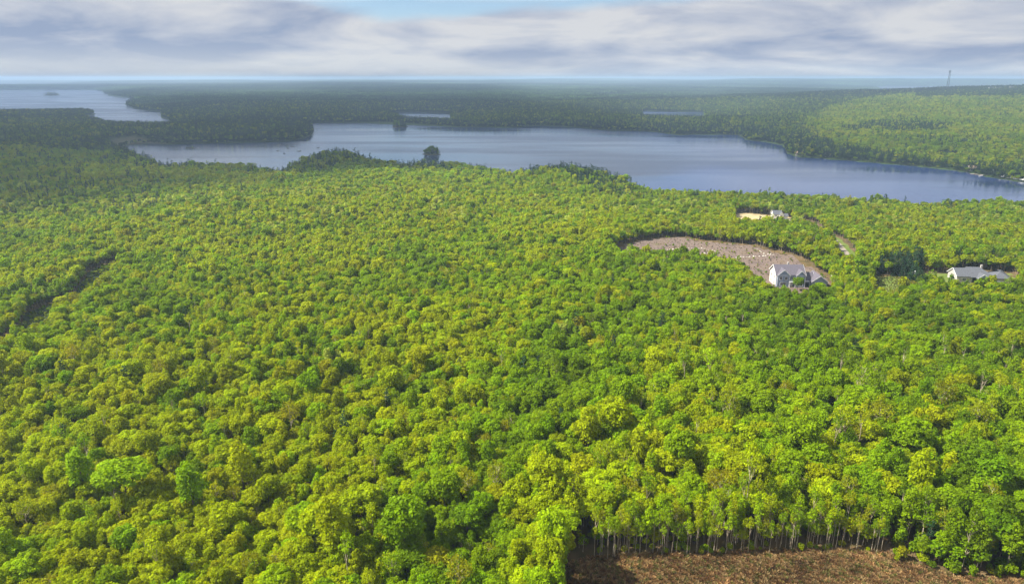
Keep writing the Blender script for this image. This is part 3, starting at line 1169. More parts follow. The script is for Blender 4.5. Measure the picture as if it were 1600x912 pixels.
def along(s):
    for i, l in enumerate(el):
        if s <= l or i == len(el) - 1:
            t = s / l
            return (edge[i][0] * (1 - t) + edge[i + 1][0] * t, edge[i][1] * (1 - t) + edge[i + 1][1] * t)
        s -= l


def edge_row(back, step, s0, s1, where, kinds, cols, s_from=0.0, s_to=1.0):
    s, n = 0.4 + total * s_from, 0
    while s < total * s_to:
        ex, ey = along(s)
        bx, by = ex + random.uniform(-.7, .7), ey + back + random.uniform(-0.9, 0.9)
        bz = ground_z(bx, by)
        k = random.choice(KINDS[random.choice(kinds)])
        sc = random.uniform(s0, s1) * 0.76
        cn = random.choice(cols)
        n += 1
        make_tree('birch_tree', k, (bx, by, bz), random.uniform(0, 6.28), (sc * random.uniform(0.75, 0.95), sc * random.uniform(0.75, 0.95), sc), np.array(PAL[cn]) * random.uniform(0.85, 1.15),
                  f"{WORDS[cn]} pole tree, {ordinal(n)} from the left in the {where} along the bracken", 'birch', 'pale-stemmed trees along the bracken field')
        s += step * 0.85 * random.uniform(0.5, 1.5)


edge_row(0.6, 1.05, 0.5, 0.88, 'front row', ['slender'] * 6 + ['thin'], ['lime', 'yellow', 'yellow', 'lime', 'olive', 'mid'])
edge_row(2.8, 1.5, 0.75, 1.0, 'second row', ['slender'] * 5 + ['thin', 'oval'], ['lime', 'yellow', 'lime', 'mid', 'olive'])
edge_row(5.0, 1.9, 0.8, 1.05, 'third row', ['slender'] * 4 + ['oval', 'thin', 'round'], ['lime', 'lime', 'mid', 'yellow', 'deep'])

# saplings and bushes round the field, and low growth down to the water of the far shore
bush = [unproj(px, py, 0) for px, py in [(1395, 868), (1430, 880), (1475, 892), (1530, 900), (1600, 902), (1680, 940)]]
bp, bs = [], []
for (p0, p1) in zip(bush[:-1], bush[1:]):
    n = int(math.dist(p0, p1) / 0.7)
    for i in range(n):
        t = i / n
        bp.append((p0[0] + (p1[0] - p0[0]) * t + random.uniform(-1.5, 1.5), p0[1] + (p1[1] - p0[1]) * t + random.uniform(-1.0, 5.0)))
        bs.append(random.uniform(0.3, 0.62))
for i in range(70):
    ex, ey = along(random.uniform(0, total))
    bp.append((ex, ey + random.uniform(0, 7)))
    bs.append(random.uniform(0.16, 0.34))
shore_pts = []
for i in range(len(LAKE)):
    p0, p1 = LAKE[i], LAKE[(i + 1) % len(LAKE)]
    n = int(math.dist(p0, p1) / 3.0)
    if max(p0[1], p1[1]) > 3000 or p0[0] > 2200:
        continue
    for k in range(n):
        t = k / n
        for _ in range(2):
            shore_pts.append((p0[0] + (p1[0] - p0[0]) * t + random.uniform(-3, 3), p0[1] + (p1[1] - p0[1]) * t + random.uniform(-3, 5)))
q = np.array(shore_pts)
q = q[(sdist(LAKE, q[:, 0], q[:, 1]) > 0.3) & allowed(q[:, 0], q[:, 1]) | ((sdist(LAKE, q[:, 0], q[:, 1]) > 0.0) & (sdist(LAKE, q[:, 0], q[:, 1]) < 5))]
# low growth along the forest cut
for (p0, p1) in zip(TRACK[:-1], TRACK[1:]):
    n = int(math.dist(p0, p1) / 0.35)
    for i in range(n):
        t = random.random()
        bp.append((p0[0] + (p1[0] - p0[0]) * t + random.uniform(-5, 5), p0[1] + (p1[1] - p0[1]) * t + random.uniform(-5, 5)))
        bs.append(random.uniform(0.18, 0.36))
# scrub coming up on the cleared plot
cl = np.array(CLEARING)
for _ in range(520):
    a, b = random.uniform(cl[:, 0].min(), cl[:, 0].max()), random.uniform(cl[:, 1].min(), cl[:, 1].max())
    if float(sdist(CLEARING, np.array([a]), np.array([b]))[0]) < -0.5 and random.random() < (0.75 if a > 85 else 0.10) and math.hypot(a - 135, b - 301) > 13:
        bp.append((a, b))
        bs.append(random.uniform(0.12, 0.30))
bq = np.vstack([np.array(bp), q])
kb = rng.choice(KINDS['round'] + KINDS['oval'] + KINDS['broad'], len(bq))
sb = np.concatenate([np.array(bs) * TS, rng.uniform(0.35, 0.7, len(q))])
_, _, tb = species(bq[:, 0], bq[:, 1], rng)
scatter('bushes', np.column_stack([bq, height(bq[:, 0], bq[:, 1]) - sb * 4.2]), rng.uniform(0, 6.28, len(bq)), np.stack([sb, sb, sb], -1), kb, tb * 0.85, low_m, 'low bushes along the lake shores and at the ends of the bracken field')

# ------------------------------------------------------------------ middle distance and far woods
P3 = grid(640, 2600, 4.3, rng, 0.84)
P3 = P3[allowed(P3[:, 0], P3[:, 1])]
x3, y3 = P3[:, 0], P3[:, 1]
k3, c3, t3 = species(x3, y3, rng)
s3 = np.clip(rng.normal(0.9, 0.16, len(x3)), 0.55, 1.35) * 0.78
mid_m = []
for p in PROTO:
    bm = bmesh.new()
    bm.from_mesh(p['low'])
    fs = list(bm.faces)
    random.Random(3).shuffle(fs)
    bmesh.ops.delete(bm, geom=fs[int(len(fs) * 0.6):], context='FACES')
    for v in bm.verts:
        pass
    me = bpy.data.meshes.new('far_tree')
    bm.to_mesh(me)
    bm.free()
    me.materials.append(p['crown'].materials[0])
    mid_m.append(me)
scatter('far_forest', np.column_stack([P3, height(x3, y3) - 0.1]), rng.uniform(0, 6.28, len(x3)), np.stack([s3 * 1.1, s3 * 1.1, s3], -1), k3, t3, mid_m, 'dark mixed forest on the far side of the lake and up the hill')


def canopy_patch(seed, size, conifer):
    rng = np.random.default_rng(seed)
    V, F, S = [], [], []
    o = 0
    base = np.array([(0, 0, 1), (.95, 0, .25), (.3, .9, .25), (-.77, .56, .25), (-.77, -.56, .25), (.3, -.9, .25), (.6, .43, -.5), (-.23, .7, -.5), (-.75, 0, -.5), (-.23, -.7, -.5), (.6, -.43, -.5)])
    fa = [(0, 1, 2), (0, 2, 3), (0, 3, 4), (0, 4, 5), (0, 5, 1), (1, 6, 2), (2, 7, 3), (3, 8, 4), (4, 9, 5), (5, 10, 1), (2, 6, 7), (3, 7, 8), (4, 8, 9), (5, 9, 10), (1, 10, 6)]
    n = int(size / 6.8)
    for i in range(n):
        for j in range(n):
            cx, cy = (np.array([i, j]) + rng.uniform(0.1, 0.9, 2)) / n * size - size / 2
            con = rng.random() < conifer
            h = rng.uniform(10, 14) if not con else rng.uniform(11, 17)
            b = base * rng.uniform(0.75, 1.25, base.shape)
            if con:
                b = b * np.array([2.3, 2.3, 0]) * rng.uniform(0.8, 1.2)
                zz = np.array([h] + [h * 0.45] * 5 + [1.0] * 5)
                b[:, 2] = zz
                b[6:, :2] *= 1.3
            else:
                b = b * np.array([3.9, 3.9, 4.2]) * rng.uniform(0.8, 1.2)
                b[:, 2] += h - 4
            b[:, 0] += cx
            b[:, 1] += cy
            V.append(b)
            F.append(np.array(fa) + o)
            o += 11
            S.append(np.full(len(fa), (0.36 if con else 1.0) * rng.uniform(0.65, 1.3)))
    return to_mesh('canopy_patch', np.vstack(V), np.vstack(F), np.concatenate(S), M_LEAF)


patches = [canopy_patch(500 + i, 62, c) for i, c in enumerate((0.1, 0.3, 0.5, 0.7, 0.9, 0.6))]
P4 = np.vstack([grid(2600, 5600, 58, rng, 0.82), grid(5600, 13500, 88, rng, 0.82)])
x4, y4 = P4[:, 0], P4[:, 1]
ok = np.ones(len(x4), bool)
for p in LAKES:
    ok &= sdist(p, x4, y4) > 22
fld = noise_d(x4, y4, 1500) + 0.5 * noise_a(x4, y4, 500) > 1.25
ok &= ~fld
P4, x4, y4 = P4[ok], x4[ok], y4[ok]
pick = np.clip((2.6 + 2.2 * noise_c(x4, y4, 1300) + rng.normal(0, 1.0, len(x4))), 0, 5).astype(int)
tv = np.array([0.078, 0.145, 0.030]) * rng.uniform(0.7, 1.3, (len(x4), 1)) * (1 + 0.35 * noise_b(x4, y4, 2200))[:, None]
s4 = np.where(y4 > 5600, 1.5, 1.0)
scatter('distant_forest', np.column_stack([P4, height(x4, y4) - 0.6]), rng.integers(0, 4, len(x4)) * 1.5708 + rng.uniform(-.3, .3, len(x4)), np.stack([s4, s4, 0.9 + 0.2 * rng.random(len(x4))], -1), pick, tv, patches, 'bluish woodland covering the land to the horizon')

# ------------------------------------------------------------------ islands and lake rocks
M_SOIL = patch_material('island_soil', [(0.3, (0.03, 0.035, 0.015)), (0.7, (0.09, 0.08, 0.05))], 0.3)


def mound(name, cx, cy, rx, ry, h, label, z0=WATER):
    rng = random.Random(int(cx * 7 + cy))
    vs, fs = [], []
    n = 18
    for k, (q, hz) in enumerate(((1.06, -0.8), (1.0, 0.15), (0.75, 0.6), (0.4, 0.9))):
        for i in range(n):
            a = 6.2832 * i / n
            w = q * (1 + 0.13 * math.sin(2 * a + cx) + 0.07 * math.sin(5 * a))
            vs.append((cx + rx * w * math.cos(a), cy + ry * w * math.sin(a), z0 + h * hz + rng.uniform(-.05, .05) * h))
    vs.append((cx, cy, z0 + h))
    for k in range(3):
        for i in range(n):
            j = (i + 1) % n
            fs.append((k * n + i, k * n + j, k * n + n + j, k * n + n + i))
    for i in range(n):
        fs.append((3 * n + i, 3 * n + (i + 1) % n, 4 * n))
    me = bpy.data.meshes.new(name)
    me.from_pydata(vs, [], fs)
    me.materials.append(M_SOIL)
    tag(link_mesh(name, me), label, kind='structure')


def island_trees(cx, cy, rx, ry, n, hmin, hmax, where, group, mix=0.4):
    pts = []
    tries = 0
    while len(pts) < n and tries < 3000:
        tries += 1
        a, q = random.uniform(0, 6.283), math.sqrt(random.random())
        p = (cx + math.cos(a) * q * rx, cy + math.sin(a) * q * ry)
        if all(math.dist(p, o) > 0.75 * math.sqrt(rx * ry * 3.14 / n) for o in pts):
            pts.append(p)
    pts.sort(key=lambda p: p[0] / p[1])
    for num, p in enumerate(pts):
        kd = random.choice(['pine', 'pine', 'spruce', 'round', 'oval']) if random.random() > mix else random.choice(['pine', 'spruce'])
        k = random.choice(KINDS[kd])
        h = random.uniform(hmin, hmax) * (1.12 - 0.62 * (((p[0] - cx) / rx) ** 2 + ((p[1] - cy) / ry) ** 2))
        s = h / PROTO[k]['h']
        conif = kd in ('pine', 'spruce')
        tv = np.array(PAL[kd if conif else 'deep']) * random.uniform(0.8, 1.25)
        a, b, _ = proj(p[0], p[1], WATER + 1 + h * 0.7)
        make_tree(kd + '_tree' if conif else 'broadleaf_tree', k, (p[0], p[1], WATER + 0.5 - h * 0.22 * (kd != 'spruce')), random.uniform(0, 6.28), (s * 1.1, s * 1.1, s * 1.15), tv,
                  f"dark {kd if conif else 'green broadleaved'} tree on {where}, {ordinal(num + 1)} from its left end", kd if conif else 'tree', group)


ix, iy = unproj(673.5, 242.5, WATER)
mound('island', ix, iy + 9, 12.5, 10, 1.8, 'small round wooded island alone in the middle of the lake')
island_trees(ix, iy + 9, 11, 8.5, 34, 9.5, 13, 'the round mid-lake island', 'trees of the round island')
ix, iy = unproj(623, 199.5, WATER)
mound('island', ix, iy + 16, 17, 17, 2.2, 'wooded island close to the far shore of the lake')
island_trees(ix, iy + 16, 15, 14, 30, 13, 18, 'the island by the far shore', 'trees of the island by the far shore')
ix, iy = unproj(296, 232, WATER)
mound('island', ix, iy + 3, 8.5, 4, 1.3, 'tiny islet near the left end of the lake')
island_trees(ix, iy + 3, 6.5, 2.5, 6, 3.5, 7, 'the tiny left islet', 'trees of the tiny islet')
ix, iy = unproj(71, 149.2, WATER)
mound('island', ix, iy + 60, 40, 60, 3, 'dark wooded island out in the silver lake')
island_trees(ix, iy + 60, 36, 50, 40, 15, 24, 'the island in the silver lake', 'trees of the silver lake island')


def rock_mesh(seed, mat):
    bm = bmesh.new()
    bmesh.ops.create_icosphere(bm, subdivisions=2, radius=1)
    r = random.Random(seed)
    ph = [(Vector((r.gauss(0, 1), r.gauss(0, 1), r.gauss(0, 1))).normalized(), r.uniform(0.55, 0.9)) for _ in range(7)]
    for v in bm.verts:
        for d, q in ph:
            t = v.co.dot(d)
            if t > q:
                v.co -= d * (t - q) * 0.9
        v.co.z *= 0.75
    me = bpy.data.meshes.new('boulder')
    bm.to_mesh(me)
    bm.free()
    me.materials.append(mat)
    return me


ROCKS = [rock_mesh(i, M_ROCK) for i in range(3)]
PALE = [rock_mesh(20 + i, M_ROCK_PALE) for i in range(4)]
for (a, b, sx, lab) in [(437, 226.5, 4.5, 'low dark rock awash off the wooded point, nearest to it'), (458, 229.5, 5, 'largest of the low dark rocks off the wooded point'),
                        (450, 231.8, 2, 'small dark rock below the largest lake rock'), (467, 236.5, 4.2, 'dark rock awash nearest to the near shore'), (434, 236, 2.6, 'faint low rock left of the other lake rocks'),
                        (444, 240, 1.8, 'tiny rock closest to the near shore bay'), (497, 231.2, 2.4, 'lone small rock right of the other lake rocks'), (262, 248.5, 1.2, 'tiny dark rock near the left near shore'),
                        (309, 231.5, 2.2, 'low rock just right of the tiny islet'), (490, 205.6, 3.0, 'low rock at the tip of the wooded point')]:
    rx, ry = unproj(a, b, WATER)
    o = link_mesh('rock', random.choice(ROCKS), None, (rx, ry, WATER + 0.1))
    o.scale = (sx, sx * 0.7, 1.0)
    o.rotation_euler = (0, 0, random.uniform(-.4, .4))
    tag(o, lab, 'rock', 'rocks in the lake')

# row of pale boulders across the cleared plot
rows = [[(1028, 394), (1050, 392.5), (1075, 391.5), (1100, 392.5), (1120, 397)], [(1085, 401), (1110, 399), (1122, 401)], [(1150, 406), (1175, 405), (1205, 404)], [(1182, 396), (1192, 402), (1212, 404)]]
cnt = [0] * 4
for k, row in enumerate(rows):
    for (a0, b0), (a1, b1) in zip(row[:-1], row[1:]):
        n = max(3, int((a1 - a0) / 4.4))
        for i in range(n):
            t = (i + random.uniform(0, .6)) / n
            bx, by = unproj(a0 + (a1 - a0) * t, b0 + (b1 - b0) * t + random.uniform(-.4, .4), -0.5)
            s = random.uniform(0.28, 0.62)
            o = link_mesh('boulder', random.choice(PALE), None, (bx, by, ground_z(bx, by) + 0.2 * s))
            o.scale = (s * 1.2, s, s * 0.9)
            o.rotation_euler = (0, 0, random.uniform(0, 6.28))
            cnt[k] += 1
            tag(o, f"pale boulder, {ordinal(cnt[k])} from the left in " + ['the long row across the cleared plot', 'the short row below the long one',
                    'the row near the blue grey house', 'the slanting pile by the trees'][k], 'boulder', ['boulders in the long row', 'boulders in the short row', 'boulders in the row near the house', 'boulders in the slanting pile'][k])
bx, by = unproj(1312, 432, -0.3)
o = link_mesh('boulder', PALE[0], None, (bx, by, ground_z(bx, by) + 0.5))
o.scale = (1.2, 1.1, 1.3)
tag(o, 'white boulder right of the garage wing of the blue grey house', 'boulder')
bx, by = unproj(1304, 431, -0.3)
o = link_mesh('boulder', PALE[2], None, (bx, by, ground_z(bx, by) + 0.4))
o.scale = (1.6, 1.2, 1.0)
tag(o, 'beige boulder between the garage wing and the white boulder', 'boulder')

# ------------------------------------------------------------------ brush on the bracken field and the cleared plot


def tuft(seed, n, h, spread, mat, wdt=0.05):
    rng = np.random.default_rng(seed)
    V, F, S = [], [], []
    for i in range(n):
        a = rng.uniform(0, 6.28)
        q = rng.uniform(0, spread)
        p = np.array([math.cos(a) * q * 0.5, math.sin(a) * q * 0.5, 0])
        tip = np.array([math.cos(a) * q * 1.4 + rng.normal() * .15, math.sin(a) * q * 1.4 + rng.normal() * .15, h * rng.uniform(0.4, 1.0)])
        s = np.array([-math.sin(a + rng.normal()), math.cos(a + rng.normal()), 0]) * wdt * rng.uniform(0.6, 1.6)
        m = (p + tip) / 2 + np.array([0, 0, h * 0.12])
        o = len(V)
        V += [p - s, p + s, m + s, m - s, tip]
        F += [(o, o + 1, o + 2, o + 3), (o + 3, o + 2, o + 4)]
        S += [rng.uniform(0.5, 1.4)] * 2
    me = bpy.data.meshes.new('tuft')
    me.from_pydata([tuple(v) for v in V], [], F)
    me.attributes.new('shade', 'FLOAT', 'FACE').data.foreach_set('value', np.array(S, np.float32))
    me.materials.append(mat)
    return me


M_DRY = leaf_material('dry_fronds', 0.1, 0.2)
tufts = [tuft(700 + i, 34, 0.95, 0.6, M_DRY, 0.06) for i in range(5)]


def strew(name, poly, step, s0, s1, cols, label, meshes):
    p = np.array(poly)
    gx, gy = np.meshgrid(np.arange(p[:, 0].min(), p[:, 0].max(), step), np.arange(max(60, p[:, 1].min()), p[:, 1].max(), step))
    q = np.stack([gx.ravel(), gy.ravel()], -1) + rng.uniform(-.5, .5, (gx.size, 2)) * step
    q = q[sdist(poly, q[:, 0], q[:, 1]) < 0.8]
    n = len(q)
    s = rng.uniform(s0, s1, n) * (1 + 0.25 * noise_a(q[:, 0], q[:, 1], 9))
    c = np.array(cols)[rng.integers(0, len(cols), n)] * rng.uniform(0.7, 1.25, (n, 1)) * (1 + 0.38 * noise_b(q[:, 0], q[:, 1], 13))[:, None].clip(0.45, 1.5)
    scatter(name, np.column_stack([q, height(q[:, 0], q[:, 1]) + 0.03]), rng.uniform(0, 6.28, n), np.stack([s, s, s * rng.uniform(0.7, 1.2, n)], -1), rng.integers(0, len(meshes), n), c, meshes, label)


strew('dry_bracken', FIELD, 0.42, 0.35, 0.85, [(0.20, 0.115, 0.048), (0.28, 0.17, 0.072), (0.14, 0.075, 0.035), (0.27, 0.19, 0.085), (0.12, 0.12, 0.03)], 'brown dead bracken and brush filling the field below the pale trunks', tufts)
strew('slash', CLEARING, 2.4, 0.25, 0.6, [(0.13, 0.095, 0.075), (0.09, 0.065, 0.05), (0.08, 0.10, 0.025), (0.15, 0.115, 0.09)], 'brown brush and twigs lying over the cleared plot', tufts)
strew('yard_grass', LAWN, 0.9, 0.4, 0.7, [(0.11, 0.15, 0.03), (0.17, 0.17, 0.04)], 'rough grass on the small lawn', tufts)

# ------------------------------------------------------------------ houses
M_SIDING = plain('blue_grey_siding', (0.23, 0.28, 0.38), 0.6, 0.05, 1.0, bands=0.2)
M_CREAM = plain('cream_siding', (0.50, 0.465, 0.43), 0.6, 0.05, 1.0, bands=0.2)
M_STONE = plain('pale_stone_cladding', (0.36, 0.33, 0.305), 0.8, 0.12, 2.5)
M_TRIM = plain('white_trim', (0.68, 0.68, 0.67), 0.5, 0.04, 2.0)
M_SHINGLE = plain('charcoal_shingles', (0.095, 0.085, 0.105), 0.85, 0.2, 3.0, bands=0.25)
M_SHINGLE_G = plain('grey_shingles', (0.085, 0.09, 0.105), 0.85, 0.2, 3.0, bands=0.25)
M_DARK = plain('dark_opening', (0.02, 0.02, 0.022), 0.7, 0.1, 1.0)
M_BROWNBOARD = plain('weathered_boards', (0.30, 0.21, 0.15), 0.8, 0.2, 2.0)
m, nt, b, out = new_mat('window_glass')
b.inputs['Base Color'].default_value = (0.03, 0.04, 0.05, 1)
b.inputs['Roughness'].default_value = 0.05
M_GLASS = m


def window(parent, x, y, z, w, h, face, bars=1):
    """frame proud of the wall with sunk pane; face is the outward direction: -y, -x or +x"""
    fr, pn = MB(), MB()
    t = 0.12

    def bx(mb, a0, z0, a1, z1, d0, d1):
        if face == '-y':
            mb.box(a0, y - d1, z0, a1, y - d0, z1)
        elif face == '-x':
            mb.box(x - d1, a0, z0, x - d0, a1, z1)
        else:
            mb.box(x + d0, a0, z0, x + d1, a1, z1)
    c = x if face == '-y' else y
    bx(fr, c - w / 2 - t, z - t, c - w / 2, z + h + t, -0.05, 0.07)
    bx(fr, c + w / 2, z - t, c + w / 2 + t, z + h + t, -0.05, 0.07)
    bx(fr, c - w / 2, z - t, c + w / 2, z, -0.05, 0.09)
    bx(fr, c - w / 2, z + h, c + w / 2, z + h + t, -0.05, 0.07)
    for i in range(bars):
        q = c - w / 2 + w * (i + 1) / (bars + 1)
        bx(fr, q - 0.04, z, q + 0.04, z + h, 0.012, 0.05)
    bx(pn, c - w / 2, z, c + w / 2, z + h, -0.04, 0.01)
    f = fr.build('window', M_TRIM, parent)
    pn.build('pane', M_GLASS, f)
    return f


def gable_roof(name, parent, x0, x1, y0, y1, z, rise, along, over=0.45, th=0.22, mat=None, trim=True):
    """two sloping slabs meeting at a ridge along x or y, with white barge boards"""
    mb = MB()
    if along == 'x':
        c, half = (y0 + y1) / 2, (y1 - y0) / 2
        a, b2 = x0 - over, x1 + over
    else:
        c, half = (x0 + x1) / 2, (x1 - x0) / 2
        a, b2 = y0 - over, y1 + over
    dz = rise / half * over
    mb.prism([(c - half - over, z - dz), (c, z + rise), (c, z + rise + th), (c - half - over, z - dz + th)], along, a, b2)
    mb.prism([(c + 0.001, z + rise), (c + half + over, z - dz), (c + half + over, z - dz + th), (c + 0.001, z + rise + th)], along, a, b2)
    r = mb.build(name, mat or M_SHINGLE, parent)
    if trim:
        for s in (-1, 1):
            for q0, q1 in ((a - 0.06, a - 0.003), (b2 + 0.003, b2 + 0.06)):
                t = MB()
                t.prism([(c, z + rise - 0.12), (c + s * (half + over), z - dz - 0.12), (c + s * (half + over), z - dz + th + 0.02), (c, z + rise + th + 0.02)], along, q0, q1)
                t.build('barge_board', M_TRIM, r)
    return r


def house_blue():
    base = unproj(1205, 446.5, -0.6)
    h = empty('house', (base[0] + 1.5, base[1] - 1.0, -0.6), R(-3))
    tag(h, 'two-storey blue grey house with dark gabled roof and garage wing', 'house')
    W, D, E = 12.6, 9.6, 5.7
    mb = MB()
    mb.prism([(0, -0.6), (D, -0.6), (D, E), (D / 2, E + 3.3), (0, E)], 'x', 0.0, 0.25)
    mb.build('gable_wall', M_CREAM, h)
    mb = MB()
    mb.prism([(0, -0.6), (D, -0.6), (D, E), (D / 2, E + 3.3), (0, E)], 'x', 0.252, W)
    mb.build('wall', M_SIDING, h)
    gable_roof('roof', h, 0, W, 0, D, E, 3.3, 'x')
    for (a, c, dep, rise) in ((0.35, 5.6, 0.9, 2.3), (8.6, 12.5, 1.3, 2.0)):
        mb = MB()
        mb.prism([(a, -0.6), (c, -0.6), (c, E), ((a + c) / 2, E + rise), (a, E)], 'y', -dep, -0.003)
        mb.build('wall', M_SIDING, h)
        gable_roof('front_gable_roof', h, a, c, -dep, 2.9, E, rise, 'y', over=0.35)
        t = MB()
        for q in (a, c):
            t.box(q - 0.1, -dep - 0.06, -0.6, q + 0.1, -dep - 0.003, E - 0.3)
        t.box(a + 0.1, -dep - 0.05, E - 0.25, c - 0.1, -dep - 0.003, E - 0.05)
        t.build('corner_board', M_TRIM, h)
        m = (a + c) / 2
        if a < 1:
            window(h, m - 1.2, -dep, 3.5, 1.0, 1.4, '-y')
            window(h, m + 1.2, -dep, 3.5, 1.0, 1.4, '-y')
            window(h, m, -dep, 0.7, 2.4, 1.5, '-y', 2)
        else:
            window(h, m, -dep, 3.5, 1.4, 1.4, '-y')
            window(h, m, -dep, 0.7, 1.8, 1.5, '-y', 2)
    # entrance between the gables
    window(h, 7.1, 0, 3.4, 1.6, 1.5, '-y', 2)
    d = MB().box(6.6, -0.07, -0.4, 7.6, -0.003, 1.8).build('door', M_TRIM, h)
    MB().box(7.42, -0.13, 0.6, 7.5, -0.072, 0.72).build('handle', M_DARK, d)
    mb = MB().box(5.75, -1.5, 2.5, 8.45, -0.003, 2.75)
    for q in (5.9, 8.25):
        mb.box(q - 0.1, -1.45, -0.6, q + 0.1, -1.25, 2.5)
    mb.build('porch', M_TRIM, h)
    t = MB()
    t.box(-0.06, -0.06, -0.6, 0.12, -0.003, E - 0.4)
    t.build('corner_board', M_TRIM, h)
    for yy, zz in ((2.5, 3.4), (6.8, 3.4), (2.5, 0.6), (6.8, 0.6)):
        window(h, 0, yy, zz, 0.9, 1.4, '-x')
    MB().box(6.2, 5.6, E + 2.2, 7.0, 6.4, E + 4.2).build('chimney', M_STONE, h)
    # link and garage wing
    E2 = 2.9
    mb = MB()
    mb.prism([(1.2, -0.6), (8.4, -0.6), (8.4, E2), (4.8, E2 + 2.7), (1.2, E2)], 'x', W + 0.003, 17.2)
    mb.build('wing_wall', M_SIDING, h)
    gable_roof('wing_roof', h, W + 0.5, 17.4, 1.2, 8.4, E2, 2.7, 'x')
    mb = MB()
    mb.prism([(15.6, -0.6), (22.6, -0.6), (22.6, E2), (19.1, E2 + 2.6), (15.6, E2)], 'y', -1.2, 7.8)
    mb.build('garage_wall', M_SIDING, h)
    gable_roof('garage_roof', h, 15.6, 22.6, -1.2, 7.8, E2, 2.6, 'y')
    g = MB().box(16.4, -1.27, -0.5, 21.8, -1.203, 1.9).build('garage_door', M_TRIM, h)
    pl = MB()
    for i in range(4):
        pl.box(16.5, -1.3, -0.42 + i * 0.58, 21.7, -1.273, 0.04 + i * 0.58)
    pl.build('door_panel', M_TRIM, g)
    MB().box(13.2, 1.13, -0.4, 15.2, 1.198, 1.7).build('porch_opening', M_DARK, h)
    mb = MB()
    for q in (12.95, 15.35):
        mb.box(q - 0.12, 0.4, -0.6, q + 0.12, 0.64, E2 - 0.5)
    mb.box(12.8, 0.35, E2 - 0.5, 15.45, 0.7, E2 - 0.2)
    mb.build('porch_post', M_TRIM, h)
    return h


def hip_roof(name, parent, x0, x1, y0, y1, z, rise, mat, over=0.5, ends=(True, True)):
    x0, x1, y0, y1 = x0 - over, x1 + over, y0 - over, y1 + over
    c, half = (y0 + y1) / 2, (y1 - y0) / 2
    a = x0 + (half if ends[0] else 0)
    b2 = x1 - (half if ends[1] else 0)
    v = [(x0, y0, z), (x1, y0, z), (x1, y1, z), (x0, y1, z), (a, c, z + rise), (b2, c, z + rise), (x0, y0, z - .2), (x1, y0, z - .2), (x1, y1, z - .2), (x0, y1, z - .2)]
    f = [(0, 1, 5, 4), (1, 2, 5), (2, 3, 4, 5), (3, 0, 4), (9, 8, 7, 6), (0, 6, 7, 1), (1, 7, 8, 2), (2, 8, 9, 3), (3, 9, 6, 0)]
    return MB().add(v, f).build(name, mat, parent)


def house_grey():
    bx, by = unproj(1490, 444, -0.6)
    gz = ground_z(bx + 8, by + 2)
    h = empty('house', (bx + 1.0, by, gz), R(-6))
    h.scale = (0.93, 0.93, 0.9)
    tag(h, 'low grey-roofed house with pale stone gable end and dark porch', 'house')
    E = 3.4
    mb = MB()
    mb.prism([(0, -1), (9, -1), (9, E), (4.5, E + 3.0), (0, E)], 'x', 0, 7.0)
    mb.build('stone_wall', M_STONE, h)
    gable_roof('gable_roof', h, 0, 7.0, 0, 9, E, 3.0, 'x', mat=M_SHINGLE_G)
    window(h, 0, 3.0, 0.9, 1.2, 1.3, '-x')
    window(h, 0, 6.3, 0.9, 1.2, 1.3, '-x')
    window(h, 3.4, 0, 0.9, 1.6, 1.3, '-y')
    MB().box(7.003, 1.2, -1, 17.0, 10, E - 0.2).build('wall', M_SIDING, h)
    hip_roof('main_roof', h, 6.4, 17.6, -0.6, 10.6, E - 0.2, 3.9, M_SHINGLE_G, ends=(False, True))
    # porch with a gable on posts
    mb = MB()
    mb.prism([(8.6, E - 0.3), (13.6, E - 0.3), (11.1, E + 1.6)], 'y', -2.2, 1.0)
    mb.build('porch_gable', M_SIDING, h)
    gable_roof('porch_roof', h, 8.6, 13.6, -2.2, 3.2, E - 0.3, 1.9, 'y', mat=M_SHINGLE_G, over=0.4)
    for q in (8.8, 11.1, 13.4):
        MB().box(q - 0.13, -2.1, -1, q + 0.13, -1.84, E - 0.31).build('porch_post', M_TRIM, h)
    MB().box(8.0, 1.12, -0.2, 14.0, 1.198, 2.5).build('porch_opening', M_DARK, h)
    MB().box(17.003, -1.0, -1, 24.5, 8.6, E - 0.4).build('garage_wall', M_STONE, h)
    hip_roof('garage_roof', h, 17.0, 24.5, -1.0, 8.6, E - 0.4, 3.2, M_SHINGLE_G, over=0.45)
    g = MB().box(18.2, -1.08, -0.9, 23.2, -1.003, 1.7).build('garage_door', M_TRIM, h)
    pl = MB()
    for i in range(4):
        pl.box(18.3, -1.11, -0.8 + i * 0.62, 23.1, -1.083, -0.3 + i * 0.62)
    pl.build('door_panel', M_TRIM, g)
    MB().box(13.0, 5.4, E + 2.2, 13.8, 6.2, E + 4.6).build('chimney', M_STONE, h)
    return h


